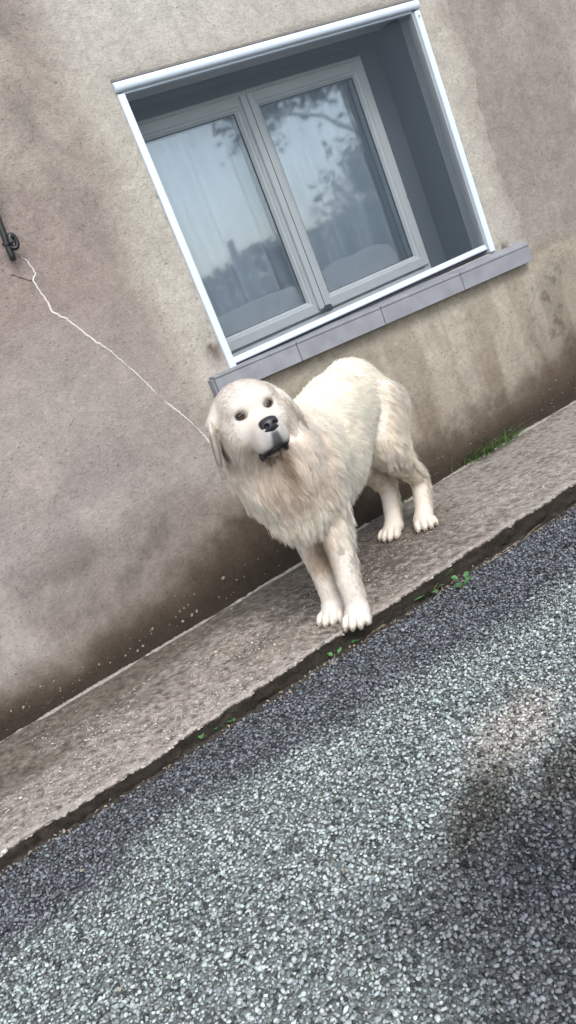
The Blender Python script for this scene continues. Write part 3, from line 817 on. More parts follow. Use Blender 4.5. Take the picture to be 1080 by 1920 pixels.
def eval_all(P):
    d = np.full(P.shape[:-1], .5)
    for g, fn, c, e, k, sub in PR:
        v = fn(P)
        if sub: v = -v; h = np.maximum(k-np.abs(d-v), 0)/k; d = np.maximum(d, v)+h*h*k*.25
        else: h = np.maximum(k-np.abs(d-v), 0)/k; d = np.minimum(d, v)-h*h*k*.25
    return d
fld = Field((-.58, -.24, -.02), (.66, .27, .88), .0046)
for g, fn, c, e, k, sub in PR: fld.apply(c, e, fn, k, sub)

def surface_nets(fld):
    D = fld.D; S = D < 0; n = np.array(D.shape)
    cs = np.zeros(n-1, np.int8)
    corners = [(i, j, k) for i in (0, 1) for j in (0, 1) for k in (0, 1)]
    sl = lambda o: tuple(slice(o[q], n[q]-1+o[q]) for q in range(3))
    for o in corners: cs += S[sl(o)]
    act = (cs > 0) & (cs < 8); ids = np.argwhere(act); lut = np.full(n-1, -1, np.int64); lut[act] = np.arange(len(ids))
    acc = np.zeros((len(ids), 3)); cnt = np.zeros(len(ids))
    for a in corners:
        for q in range(3):
            if a[q]: continue
            b = list(a); b[q] = 1
            da = D[tuple((ids+a).T)].astype(float); db = D[tuple((ids+b).T)].astype(float)
            m = (da < 0) != (db < 0); t = da[m]/(da[m]-db[m]); p = np.tile(np.array(a, float), (m.sum(), 1)); p[:, q] += t
            acc[m] += p; cnt[m] += 1
    V = fld.lo + (ids + acc/cnt[:, None])*fld.h
    Fs = []
    for q in range(3):
        u, v = (q+1) % 3, (q+2) % 3
        a = [slice(None)]*3; b = [slice(None)]*3; a[q] = slice(0, -1); b[q] = slice(1, None)
        A = S[tuple(a)]; B = S[tuple(b)]
        for flip, msk in ((False, A & ~B), (True, ~A & B)):
            e = np.argwhere(msk); e = e[(e[:, u] > 0) & (e[:, v] > 0) & (e[:, u] < n[u]-1) & (e[:, v] < n[v]-1)]
            du = np.zeros(3, int); du[u] = 1; dv = np.zeros(3, int); dv[v] = 1
            f = np.stack([lut[tuple((e-du-dv).T)], lut[tuple((e-dv).T)], lut[tuple(e.T)], lut[tuple((e-du).T)]], 1)
            Fs.append(f[:, ::-1] if flip else f)
    F = np.concatenate(Fs); return V, F[(F >= 0).all(1)]
DV, DQ = surface_nets(fld)
def laplace(V, F, it, lam=.5):
    e = np.concatenate([F[:, [0, 1]], F[:, [1, 2]], F[:, [2, 3]], F[:, [3, 0]]]); e = np.concatenate([e, e[:, ::-1]])
    for _ in range(it):
        s = np.zeros_like(V); c = np.zeros(len(V)); np.add.at(s, e[:, 0], V[e[:, 1]]); np.add.at(c, e[:, 0], 1)
        V = V + lam*(s/c[:, None]-V)
    return V
DV = laplace(DV, DQ, 2)
DV[:, 2] = np.maximum(DV[:, 2], .0005)

# per-vertex region weights
GR = ['torso', 'mane', 'foreleg', 'hindleg', 'paw', 'tail', 'head', 'muzzle', 'ear']
def group_d(P):
    out = np.full((len(P), len(GR)), 9.0)
    for g, fn, c, e, k, sub in PR:
        if sub: continue
        i = GR.index(g); out[:, i] = np.minimum(out[:, i], fn(P))
    return out
def weights(P):
    d = group_d(P); w = np.exp(-(d-d.min(1, keepdims=True))/.014); return w/w.sum(1, keepdims=True)
def head_local(P): return (P-HC) @ HR
# eyes: find the skin along the gaze
EYES = []
for s_ in (1, -1):
    t = np.linspace(.02, .14, 240); pts = np.stack([H(x, .0405*s_, .012) for x in t]); dd = eval_all(pts)
    EYES.append((t[np.argmax(dd > 0)], s_))

def coat(P, W):
    """colour of skin and coat, with shade painted by the ears"""
    h = head_local(P); x, y, z = P.T; n = fbm(x*30+y*23, z*30-y*17, 301, 3); n2 = fbm(x*11+y*9, z*11-y*7, 305, 3)
    C = np.zeros((len(P), 3)) + [.958, .892, .815]
    hd = W[:, 6]+W[:, 7]+W[:, 8]
    C = mixc(C, [.69, .645, .58], hd*.95)
    C = mixc(C, [.93, .85, .73], sstep(-.15, -.32, x)*sstep(.62, .45, z)*.55)                      # yellower thighs
    C = mixc(C, [.76, .68, .56], W[:, 4]*.10 + (W[:, 2]+W[:, 3])*.08)
    bib = np.exp(-(((x-.43)/.12)**2 + ((y-.065)/.06)**2 + ((z-.55)/.075)**2))
    C = mixc(C, [.78, .67, .55], np.clip(bib*1.25, 0, 1)*(.45+.55*sstep(.35, .62, n2)))
    ch = sstep(.24, .36, x)*sstep(.60, .5, z)*sstep(.24, .34, z)
    C = mixc(C, [.76, .68, .58], ch*sstep(.42, .62, n)*.2)
    leg = W[:, 2]*sstep(.42, .30, z)*sstep(.14, .20, z)
    C = mixc(C, [.50, .39, .27], leg*sstep(.035, -.01, np.abs(y)-.04)*.6)
    C = mixc(C, [.46, .35, .24], W[:, 2]*np.exp(-(((z-.19)/.045)**2 + ((y+.035)/.035)**2))*.8)
    # face
    em = np.zeros(len(P))
    for hx, s_ in EYES:
        d = np.sqrt(((h[:, 0]-hx)/1.0)**2*.3 + ((h[:, 1]-.0405*s_)/.0165)**2*.00022 + ((h[:, 2]-.012)/.0115)**2*.00022)
        em = np.maximum(em, sstep(.0205, .0140, d))
        td = np.hypot((h[:, 1]-.0405*s_ + s_*.0155)/.010, (h[:, 2]-.004)/.012) + np.abs(h[:, 0]-hx)/.03
        em = np.maximum(em, sstep(1.0, .5, td)*.7)
        bd = np.hypot((h[:, 1]-.0405*s_ + s_*.004)/.018, (h[:, 2]-.030)/.012) + np.abs(h[:, 0]-hx)/.05
        C = mixc(C, [.50, .40, .33], sstep(1.4, .4, bd)*.6)
    C = mixc(C, [.030, .024, .026], em)
    # grey skin below the nose, dark lips
    ph = sstep(.112, .142, h[:, 0])*sstep(1.45, .45, np.abs(h[:, 1])/(.012+.26*np.clip(-.050-h[:, 2], 0, .07)))*sstep(-.040, -.055, h[:, 2])*sstep(-.113, -.101, h[:, 2])
    C = mixc(C, [.040, .043, .054], ph*.94)
    mg = sstep(.100, .135, h[:, 0])*sstep(.046, .022, np.abs(h[:, 1]))*sstep(-.03, -.045, h[:, 2])
    C = mixc(C, [.36, .37, .41], mg*(1-ph)*.6)
    lipz = -.100 - .22*np.clip(.150-h[:, 0], 0, .06)
    lp = np.exp(-((h[:, 2]-lipz)/.0085)**2)*sstep(.075, .095, h[:, 0])
    C = mixc(C, [.022, .018, .018], np.clip(lp*1.3, 0, 1)*.95)
    jw = sstep(-.102, -.110, h[:, 2])*sstep(.05, .08, h[:, 0])*sstep(.04, .025, np.abs(h[:, 1]))
    C = mixc(C, [.40, .285, .19], jw*(1-np.clip(lp*1.3, 0, 1))*.85)
    # inside edge of the ears, plus shade painted between ear and cheek
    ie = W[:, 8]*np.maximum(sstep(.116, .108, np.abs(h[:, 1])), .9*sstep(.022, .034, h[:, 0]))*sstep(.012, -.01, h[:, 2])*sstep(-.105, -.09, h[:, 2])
    gap_shade = sstep(.086, .094, np.abs(h[:, 1]))*sstep(.121, .113, np.abs(h[:, 1]))*sstep(-.05, -.02, h[:, 0])*sstep(.030, .010, h[:, 0]+.25*(h[:, 2]+.04))*sstep(.022, .0, h[:, 2])*sstep(-.115, -.09, h[:, 2])
    ie = np.maximum(ie, gap_shade)
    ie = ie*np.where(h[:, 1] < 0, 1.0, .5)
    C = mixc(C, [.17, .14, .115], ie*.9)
    # browner towards the underside of the paws
    C = mixc(C, [.42, .35, .27], W[:, 4]*sstep(.018, .004, z)*.7)
    return np.clip(C*(1+.03*(n-.5)*2)[:, None], .01, .92), np.clip(em+ph+np.clip(lp*1.3, 0, 1)+ie*.9, 0, 1)

def to_world(P): return DO + P[:, :1]*DF + P[:, 1:2]*DL + P[:, 2:]*np.array([0, 0, 1.0])
PAVZ = {'z': .0015}
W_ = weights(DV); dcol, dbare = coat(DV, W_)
m, nt, b = mat_new('dog_coat')
a = N(nt, 'ShaderNodeAttribute'); a.attribute_name = 'tint'; nt.links.new(a.outputs['Color'], b.inputs['Base Color']); b.inputs['Roughness'].default_value = .75; b.inputs['Specular IOR Level'].default_value = .25
noise_bump(nt, b, ((160, .5),), .003)
M['skin'] = m
M['nose'] = simple('wet_black_nose', (.018, .017, .021), .34, .3, 260, bump=(((420, .5),), .0012), spec=.5)
M['claw'] = simple('claw_horn', (.30, .25, .20), .4, .2, 60)
dog = tag(empty('dog', tuple(DO)), 'big shaggy cream white dog standing on the concrete pavement looking at the camera', 'dog')
def dog_mesh(name, P, F, mat, parent=dog, smooth=True, color=None):
    o = mesh_np(name, to_world(P)-DO, F, mat, parent, smooth, color); return o
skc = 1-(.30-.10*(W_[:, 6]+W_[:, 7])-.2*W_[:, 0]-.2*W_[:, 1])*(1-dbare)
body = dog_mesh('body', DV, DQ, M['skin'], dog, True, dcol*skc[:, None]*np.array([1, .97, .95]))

# nose pad, its own little surface with two nostrils
sv = PR; PR = []
ell('n', H(.160, 0, -.034), (.0185, .0262, .0192), HR, .008); ell('n', H(.152, 0, -.022), (.020, .0258, .0118), HR, .010); cap('n', H(.165, 0, -.038), H(.163, 0, -.056), .009, .006, .008)
for s_ in (1, -1):
    ell('n', H(.176, .0125*s_, -.031), (.011, .0062, .0060), HR, .004, True); ell('n', H(.167, .024*s_, -.037), (.011, .008, .0032), HR, .004, True)
nc = H(.158, 0, -.03); nf = Field(nc-.045, nc+.045, .0016)
for g, fn, c, e, k, sub in PR: nf.apply(c, e, fn, k, sub)
NV, NQ = surface_nets(nf); NV = laplace(NV, NQ, 2)
dog_mesh('nose', NV, NQ, M['nose'])
for s_ in (1, -1):                      # black folds at the corners of the mouth
    PR = []; c0 = H(.098, .0345*s_, -.107)
    ell('n', c0, (.017, .0080, .0120), HR @ rotm(-.25*s_, .3, .2*s_), .004); ell('n', H(.090, .0365*s_, -.115), (.010, .0075, .010), HR, .006); ell('n', H(.112, .031*s_, -.101), (.012, .005, .004), HR, .006)
    nf = Field(c0-.035, c0+.035, .0017)
    for g, fn, c, e, k, sub in PR: nf.apply(c, e, fn, k, sub)
    LV, LQ = surface_nets(nf); dog_mesh('lip', laplace(LV, LQ, 1), LQ, M['nose'])
PR = sv
# eyes
def eye_mats():
    out = []
    for nme, col in (('eye_white', (.025, .02, .018)), ('eye_iris', (.13, .078, .045)), ('eye_pupil', (.004, .004, .004))):
        out.append(simple(nme, col, .12, .15, 300, spec=.7, coat=.6))
    return out
EM = eye_mats()
for hx, s_ in EYES:
    Rr = .0132; c = H(hx-.0060, .0405*s_, .012); V = []; F = []; nu, nv = 20, 14
    gaze = (CAM-DO); gz = np.array([gaze@DF, gaze@DL, gaze[2]]) - c; gz /= np.linalg.norm(gz)
    t1 = np.cross([0, 0, 1.0], gz); t1 /= np.linalg.norm(t1); t2 = np.cross(gz, t1)
    V.append(c+gz*Rr)
    for i in range(1, nv):
        th = math.pi*i/nv
        for j in range(nu): ph = 2*math.pi*j/nu; V.append(c + Rr*(gz*math.cos(th) + (t1*math.cos(ph)+t2*math.sin(ph))*math.sin(th)))
    V.append(c-gz*Rr); mi = []
    for j in range(nu): F.append((0, 1+j, 1+(j+1) % nu)); mi.append(2)
    for i in range(nv-2):
        for j in range(nu):
            q = 1+i*nu; F.append((q+j, q+nu+j, q+nu+(j+1) % nu, q+(j+1) % nu)); mi.append(2 if i < 1 else (1 if i < 3 else 0))
    for j in range(nu): F.append((len(V)-1, 1+(nv-2)*nu+(j+1) % nu, 1+(nv-2)*nu+j)); mi.append(0)
    o = dog_mesh('eye', np.array(V), F, None); 
    for mm in EM: o.data.materials.append(mm)
    o.data.polygons.foreach_set('material_index', np.array(mi, np.int32))
# claws
for p, R in PAWS:
    mb = MB(); pts = [p + R@np.array([-.006, 0, .003]), p + R@np.array([.002, 0, .001]), p + R@np.array([.007, 0, -.004])]
    mb.tube([tuple(to_world(q[None])[0]-DO) for q in pts], [.0032, .0027, .001], 7); mb.build('claw', M['claw'], dog, True)

# ---- fur
tri = np.concatenate([DQ[:, [0, 1, 2]], DQ[:, [0, 2, 3]]])
A = DV[tri]; fnrm = np.cross(A[:, 1]-A[:, 0], A[:, 2]-A[:, 0]); area = np.linalg.norm(fnrm, axis=1)/2
vn = np.zeros_like(DV)
for k in range(3): np.add.at(vn, tri[:, k], fnrm)
vn /= np.linalg.norm(vn, axis=1, keepdims=True)+1e-12
if (vn*(DV-np.array([0, 0, .45]))).sum() < 0: vn = -vn
cw = W_
dens_v = cw @ np.array([1.0, 1.15, 1.0, 1.0, 1.2, .9, 1.5, 1.6, 1.4])
def sample(n, seed):
    r = np.random.default_rng(seed); wgt = area*dens_v[tri].mean(1); wgt = wgt/wgt.sum()
    t = r.choice(len(tri), n, p=wgt); u = np.sqrt(r.uniform(size=n)); v = r.uniform(size=n)
    bc = np.stack([1-u, u*(1-v), u*v], 1)
    P = (DV[tri[t]]*bc[..., None]).sum(1); Nn = (vn[tri[t]]*bc[..., None]).sum(1); Nn /= np.linalg.norm(Nn, axis=1, keepdims=True)+1e-9
    return P, Nn
def flow_len(P, Nn):
    W = weights(P); x, y, z = P.T; h = head_local(P); n = len(P); sg = np.sign(y)
    fl = np.zeros((n, len(GR), 3)); ln = np.zeros((n, len(GR)))
    low = sstep(.50, .34, z)
    fl[:, 0] = np.stack([-1+.35*low, 0*x, -.35-1.3*low], 1); ln[:, 0] = .040+.012*low + .032*sstep(.36, .31, z)
    fl[:, 1] = np.stack([-.45+.55*sstep(.3, .42, x), .30*sg*sstep(.02, .10, np.abs(y)), -1+0*x], 1); ln[:, 1] = .044+.014*sstep(.62, .5, z)
    back = sstep(.1, -.7, Nn[:, 0])
    fl[:, 2] = np.stack([-.25+0*x, 0*x, -1+0*x], 1); ln[:, 2] = .018+.036*back*sstep(.05, .14, z)+.030*sstep(.16, .42, z)
    fl[:, 3] = np.stack([-.45+0*x, .10*sg, -1+0*x], 1); ln[:, 3] = .018+.046*back*sstep(.03, .10, z)+.030*sstep(.14, .36, z)
    fl[:, 4] = np.stack([.8+0*x, 0*x, -.5+0*x], 1); ln[:, 4] = .011
    fl[:, 5] = np.stack([-.2+0*x, 0*x, -1+0*x], 1); ln[:, 5] = .052
    hs = np.sign(h[:, 1])
    fh = np.stack([-1+.6*sstep(-.01, -.06, h[:, 2]), .35*hs, -.15-.9*sstep(.02, -.05, h[:, 2])], 1) @ HR.T
    fl[:, 6] = fh; ln[:, 6] = .019+.030*sstep(.05, -.03, h[:, 0])*sstep(.02, -.04, h[:, 2])+.026*sstep(-.04, -.08, h[:, 2])
    fl[:, 7] = np.stack([-1+.8*sstep(-.09, -.115, h[:, 2]), .5*hs, -.5-.6*sstep(-.09, -.115, h[:, 2])], 1) @ HR.T; ln[:, 7] = .0055+.028*sstep(-.095, -.115, h[:, 2])+.006*sstep(.10, .06, h[:, 0])
    fl[:, 8] = np.stack([.1+0*x, 0*x, -1+0*x], 1) @ HR.T; ln[:, 8] = .011+.016*sstep(-.06, -.10, h[:, 2])
    f = (fl*W[..., None]).sum(1); L = (ln*W).sum(1)
    f = f/(np.linalg.norm(f, axis=1, keepdims=True)+1e-9)
    f = f - Nn*(f*Nn).sum(1, keepdims=True)*.85
    f = f/(np.linalg.norm(f, axis=1, keepdims=True)+1e-9)
    return f, L, W
NS = 7
def strands(P, Nn, r, lift0=.42, jit=.17):
    f, L, W = flow_len(P, Nn); n = len(P)
    L = L*r.uniform(.5, 1.25, n)
    lift = lift0*(1-.25*(W[:, 6]+W[:, 7]+W[:, 4]))*r.uniform(.7, 1.3, n)
    jv = r.normal(0, jit, (n, 3))
    pts = [P - Nn*.002]; cur = P - Nn*.002
    for k in range(1, NS):
        t = k/(NS-1)
        d = f + Nn*(lift*(1-t)**1.2)[:, None] + jv*.8 + np.array([0, 0, -.42])*(t*np.clip(L/.04, 0, 1.3))[:, None]
        d = d/np.linalg.norm(d, axis=1, keepdims=True)
        cur = cur + d*(L/(NS-1))[:, None]; pts.append(cur)
    return np.stack(pts, 1), L, W, f
NF, NG = 210000, 4200
r = np.random.default_rng(21)
GP, GN = sample(NG, 31); GS, GL, GW, GF = strands(GP, GN, r, .5, .20)
# wavy locks
tt = np.linspace(0, 1, NS)
side = np.cross(GN, GF); side /= np.linalg.norm(side, axis=1, keepdims=True)+1e-9
amp = np.clip((GL-.022)/.03, 0, 1)*.0062
wave = np.sin(tt[None]*2*math.pi*r.uniform(.8, 1.4, NG)[:, None] + r.uniform(0, 6.28, NG)[:, None])*amp[:, None]*tt[None]**.8
GS = GS + side[:, None]*wave[..., None]
FP, FN = sample(NF, 41)
FS, FLn, FW, FFl = strands(FP, FN, r)
kd = KDTree(NG)
for i, p in enumerate(GP): kd.insert(p, i)
kd.balance()
gi = np.array([kd.find(p)[1] for p in FP])
ca = np.clip((FLn-.008)/.018, 0, 1)*r.uniform(.25, .75, NF)*(.45+.65*FW[:, 1]+.65*FW[:, 2]+.65*FW[:, 3]+.5*FW[:, 5])
rel = GS[gi] - GS[gi][:, :1]
sc = (FLn/np.maximum(GL[gi], 1e-4))
tgt = FS[:, :1]*(1-tt[None, :, None]**1.1*.80) + GS[gi][:, :1]*(tt[None, :, None]**1.1*.80) + rel*np.clip(sc, .5, 1.3)[:, None, None]
wgt = (ca[:, None]*tt[None]**.9)[..., None]
FS = FS*(1-wgt) + tgt*wgt
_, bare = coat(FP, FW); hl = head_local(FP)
isn = (hl[:, 0] > .142) & (np.abs(hl[:, 1]) < .027) & (hl[:, 2] > -.055) & (hl[:, 2] < .004)
keep = (bare < .35) & ~isn & (FS[:, :, 2].min(1) > .0008)
for hx, s_ in EYES:
    keep &= ~((np.hypot(hl[:, 1]-.0405*s_, (hl[:, 2]-.012)*1.2) < .0145) & (hl[:, 0] > .03))
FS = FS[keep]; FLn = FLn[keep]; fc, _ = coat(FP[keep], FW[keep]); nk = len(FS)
glk = np.random.default_rng(77).uniform(.91, 1.05, NG)[gi[keep]]
legw = (FW[:, 2]+FW[:, 3]+FW[:, 4])[keep]; glk = glk*(1-(1-np.random.default_rng(78).uniform(.80, 1.06, NG)[gi[keep]])*legw)
fac = np.minimum(r.uniform(.94, 1.06, nk)*glk, .98/fc.max(1)); fc = np.clip(fc*fac[:, None], 0, .985)
hc = bpy.data.hair_curves.new('fur'); hc.add_curves([NS]*nk)
hc.position_data.foreach_set('vector', (to_world(FS.reshape(-1, 3))-DO).astype(np.float32).ravel())
rad = np.clip(.00034+.007*FLn, .00036, .0007)[:, None]*np.array([1, 1, .95, .85, .7, .5, .18])[None]
ra = hc.attributes.get('radius') or hc.attributes.new('radius', 'FLOAT', 'POINT')
ra.data.foreach_set('value', rad.astype(np.float32).ravel())
at = hc.attributes.new('tint', 'FLOAT_COLOR', 'CURVE')
cc4 = np.ones((nk, 4), np.float32); cc4[:, :3] = fc; at.data.foreach_set('color', cc4.ravel())
m, nt, b = mat_new('dog_fur')
a = N(nt, 'ShaderNodeAttribute'); a.attribute_name = 'tint'; nt.links.new(a.outputs['Color'], b.inputs['Base Color'])
b.inputs['Roughness'].default_value = .6; b.inputs['Specular IOR Level'].default_value = .2
tl = N(nt, 'ShaderNodeBsdfTranslucent'); nt.links.new(a.outputs['Color'], tl.inputs['Color'])
mx = N(nt, 'ShaderNodeMixShader'); mx.inputs[0].default_value = .56
nt.links.new(b.outputs[0], mx.inputs[1]); nt.links.new(tl.outputs[0], mx.inputs[2]); nt.links.new(mx.outputs[0], nt.nodes['Material Output'].inputs['Surface'])
hc.materials.append(m)
fur = link(bpy.data.objects.new('fur', hc), dog)

# ------------------------------------------------------------------ things by the wall
# black iron bar with a curled catch, fixed to the wall at the left
ir = tag(empty('iron_bar', tuple(on_y(22, 488, -.03))), 'black iron bar with a curled hook fixed to the wall above the crack', 'iron bar')
o0 = np.array(ir.location)
a_ = on_y(26, 489, -.035)-o0; b_ = on_y(-7, 402, -.045)-o0; dr = (b_-a_); dr /= np.linalg.norm(dr)
mb = MB()
pts = [a_ + dr*t for t in np.linspace(.004, .30, 24)]
mb.tube([tuple(a_)] + [tuple(p) for p in pts], [.007, .0102] + [.0110]*23, 12); mb.build('bar', M['iron'], ir, True)
c_ = on_y(24, 452, -.05)-o0
pts = []
for k in range(17):
    t = k/16; an = math.radians(-120 + 330*t); rr = .019 - .006*t
    pts.append(c_ + np.array([1, 0, 0])*(rr*.62*math.cos(an)) + np.array([0, 0, 1])*(rr*1.25*math.sin(an)) + np.array([0, -1, 0])*(.010*t))
MB().tube([tuple(a_+dr*.052+np.array([0, -.004, 0]))]+[tuple(p) for p in pts], [.0078]*18, 10).build('hook', M['iron'], ir, True)
mb = MB(); q = a_+dr*.055; mb.tube([tuple(q-dr*.004), tuple(q+dr*.004)], .0170, 12); mb.build('collar', M['iron'], ir)
q = a_+dr*.26; mb = MB(); mb.tube([tuple(q), tuple(q+np.array([0, .06, 0]))], .007, 10); mb.build('wall_pin', M['iron'], ir)

# curtain and cushions inside
def curtain(name, x0, x1, y, z0, z1, label, seed):
    nx_, nz_ = 160, 12; X = np.linspace(x0, x1, nx_); Zc = np.linspace(z0, z1, nz_)
    f = .022*np.sin(X*41+seed) + .014*np.sin(X*73+1.3*seed) + .02*np.sin(X*13+seed)
    G, K = np.meshgrid(X, Zc, indexing='ij')
    Yc = y + f[:, None]*(1-.25*(K-z0)/(z1-z0)) + .006*np.sin(K*5+G*20)
    V = np.stack([G, Yc, K], -1).reshape(-1, 3); I = np.arange(nx_*nz_).reshape(nx_, nz_)
    F = np.stack([I[:-1, :-1], I[1:, :-1], I[1:, 1:], I[:-1, 1:]], -1).reshape(-1, 4)
    o = mesh_np(name, V, F, M['curtain'], None, True); md = o.modifiers.new('thick', 'SOLIDIFY'); md.thickness = .001
    return tag(o, label, 'curtain', 'curtains inside the window')
curtain('curtain', .66, 1.40, .40, .55, 2.1, 'pale blue grey curtain behind the right pane of the window', 1.0)
curtain('curtain', -.04, .645, .405, .55, 2.1, 'pale blue grey curtain added behind the left pane to lighten it', 2.7)  # added curtain, lightens what shows in the left pane
def cushion(x0, x1, y0, y1, z0, z1, label, seed):
    pass
    V = []; F = []
    # superellipsoid with dents
    nu, nv = 40, 20
    for i in range(nv+1):
        th = -math.pi/2 + math.pi*i/nv
        for j in range(nu):
            ph = 2*math.pi*j/nu
            sg = lambda v, e: math.copysign(abs(v)**e, v)
            x = sg(math.cos(th), .45)*sg(math.cos(ph), .35); y = sg(math.cos(th), .45)*sg(math.sin(ph), .5); z = sg(math.sin(th), .45)
            d = .06*math.sin(7*x+seed)*math.cos(5*z+seed*2)
            V.append(((x0+x1)/2 + x*(x1-x0)/2, (y0+y1)/2 + y*(1+d)*(y1-y0)/2, (z0+z1)/2 + z*(1+d*.6)*(z1-z0)/2))
    for i in range(nv):
        for j in range(nu): F.append((i*nu+j, i*nu+(j+1) % nu, (i+1)*nu+(j+1) % nu, (i+1)*nu+j))
    o = mesh_np('cushion', np.array(V), F, M['cushion'], None, True)
    return tag(o, label, 'cushion', 'white cushions on the inner window ledge')
pa = on_y(407, 600, .34); pb = on_y(552, 524, .34); pc = on_y(595, 500, .34); pd = on_y(727, 452, .34)
cushion(pa[0]-.12, .665, .308, .352, .78, (pa[2]+pb[2])/2, 'long white cushion lying behind the foot of the left pane', 1.0)
cushion(.70, pd[0]+.01, .308, .355, .78, (pc[2]+pd[2])/2, 'shorter white cushion standing behind the foot of the right pane', 2.0)
MB().box(-.3, 1.7, .32, .62, .70, .775).build('window_board', M['sashplastic'], win)

# ------------------------------------------------------------------ weeds, grass, litter
def blade(mb, p, h, lean, az, w, n=5):
    d = np.array([math.cos(az), math.sin(az), 0]); sdv = np.array([-math.sin(az), math.cos(az), 0]); i = len(mb.v)
    for k in range(n+1):
        t = k/n; c = np.array(p) + d*(lean*h*t**1.8) + np.array([0, 0, 1])*(h*(t - .30*lean*t*t)); ww = w*(1-t)**.7*.5+.0003
        mb.v.append(tuple(c-sdv*ww)); mb.v.append(tuple(c+sdv*ww - d*0))
    for k in range(n): q = i+2*k; mb.f.append((q, q+1, q+3, q+2))
def grass_tuft(px, py, nb, h, spread, label, on='pave'):
    q = on_z(px, py, 0.0 if on == 'pave' else -.07)
    if on == 'pave': q[1] = min(q[1], -.006)
    z = pav_z(q[0], q[1]) if on == 'pave' else float(ground_z(q[0], q[1]))
    e = tag(empty('grass_tuft', (q[0], q[1], z)), label, 'grass tuft', 'grass tufts in the joints')
    mb = MB()
    for k in range(nb):
        ox = random.gauss(0, spread); oy = -abs(random.gauss(0, .012)); hh = h*random.uniform(.45, 1.15)
        blade(mb, (ox, oy, -.004), hh, random.uniform(.3, 1.9), random.uniform(-math.pi, 0) if on == 'pave' else random.uniform(0, 6.28), random.uniform(.004, .008))
    tag(mb.build('blades', M['grassleaf'], e), kind='stuff')
    return e
def leaf_pts(L, Wd, fold=.25, n=6):
    """rounded leaf with folded midrib, pointing +x from origin"""
    V = []; F = []
    for k in range(n+1):
        t = k/n; w = Wd*.5*math.sin(math.pi*min(1, t*.93+.07))**.7; x = L*t; z = .12*L*math.sin(t*2.6)
        V += [(x, -w, z+fold*w), (x, -w*.5, z+fold*w*.4), (x, 0, z), (x, w*.5, z+fold*w*.4), (x, w, z+fold*w)]
    for k in range(n):
        for j in range(4): q = k*5+j; F.append((q, q+1, q+6, q+5))
    return V, F
def broad_weed(px, py, leaves, label, zoff=-.07):
    q = on_z(px, py, zoff); z = float(ground_z(q[0], q[1]))
    e = tag(empty('weed', (q[0], q[1], z)), label, 'weed', 'weeds along the kerb')
    for (dx, dy, h, L, Wd, az, tl) in leaves:
        V, F = leaf_pts(L, Wd); R_ = rotm(az, -tl, random.uniform(-.3, .3))
        V = (R_ @ np.array(V).T).T + np.array([dx, dy, h])
        mesh_np('leaf', V, F, M['weedleaf'], e, True)
        MB().tube([(dx*.2, dy*.2, 0), (dx*.6, dy*.6, h*.75), (dx, dy, h)], .0012, 6).build('stem', M['stem'], e)
    return e
def rnd_leaves(n, spread, h, L):
    return [(random.gauss(0, spread), random.gauss(0, spread*.6), random.uniform(.3, 1)*h, L*random.uniform(.7, 1.2), L*random.uniform(.55, .8), random.uniform(0, 6.28), random.uniform(-.1, .7)) for _ in range(n)]
grass_tuft(905, 843, 40, .13, .06, 'green grass tuft at the foot of the wall, furthest right in the wall joint')
grass_tuft(866, 866, 30, .11, .055, 'green grass tuft at the foot of the wall right of the dog')
grass_tuft(940, 826, 24, .07, .03, 'small thin grass tuft at the wall foot, right end of the grassy joint')
grass_tuft(715, 945, 14, .05, .03, 'dark grass tuft in the wall joint behind the belly of the dog')
broad_weed(803, 1122, [(-.015, 0, .018, .050, .040, 3.5, .1), (.0, .005, .034, .034, .028, 2.4, .35), (.0, -.012, .014, .042, .030, 5.0, .1), (.085, .0, .030, .052, .044, .35, .15), (.065, .006, .020, .03, .024, 1.6, .3), (.04, -.01, .012, .026, .02, 5.6, .2)], 'broad leaved green weed at the kerb right of the front paws')
broad_weed(408, 1378, rnd_leaves(14, .022, .035, .026), 'small leafy green weed at the kerb foot in the left half')
broad_weed(310, 1434, rnd_leaves(8, .02, .03, .018), 'sparse olive weed at the kerb foot, leftmost of the kerb weeds')
broad_weed(628, 1236, rnd_leaves(7, .022, .016, .022), 'tiny flat weed at the kerb just below the front paws')
broad_weed(868, 1104, rnd_leaves(6, .018, .03, .030), 'small green weed at the kerb, right of the broad leaved one')
broad_weed(668, 1212, rnd_leaves(5, .02, .02, .02), 'low green weed at the kerb beneath the nearest front paw')
broad_weed(440, 1362, rnd_leaves(6, .015, .025, .018), 'little green weed just right of the leafy left kerb weed')
grass_tuft(398, 1376, 16, .035, .02, 'short grass tuft growing with the left kerb weed', 'road')
grass_tuft(318, 1428, 10, .03, .02, 'short pale grass tuft at the kerb, leftmost tuft', 'road')
# dry bits blown against the kerb
mb = MB()
for k in range(110):
    if k < 95: x = random.uniform(-1.4, 1.0); y = float(kerb_y(np.array([x]))[0]) - abs(random.gauss(0, .018)) - .004
    else: x = random.uniform(-1.4, .6); y = random.uniform(-1.7, -.8)
    V, F = leaf_pts(random.uniform(.006, .016), random.uniform(.004, .009), random.uniform(-.5, .8), 3); R_ = rotm(random.uniform(0, 6.28), random.uniform(-.4, .4), random.uniform(-.6, .6))
    V = (R_ @ np.array(V).T).T + np.array([x, y, float(ground_z(x, y))+random.uniform(.003, .009)]); i = len(mb.v)
    mb.v += [tuple(v) for v in V]; mb.f += [tuple(j+i for j in f) for f in F]
for k in range(12):
    x = random.uniform(-.7, .7); y = float(kerb_y(np.array([x]))[0]) - random.uniform(.005, .04); a = random.uniform(-.5, .5); L = random.uniform(.02, .09); z = float(ground_z(x, y))+.007
    mb.tube([(x, y, z), (x+L*.5*math.cos(a), y+L*.5*math.sin(a)-.004, z+.004), (x+L*math.cos(a), y+L*math.sin(a), z)], .0009, 5)
tag(mb.build('leaf_litter', M['dryleaf']), 'dry brown leaf scraps and twigs along the foot of the kerb', 'litter', kind='stuff')
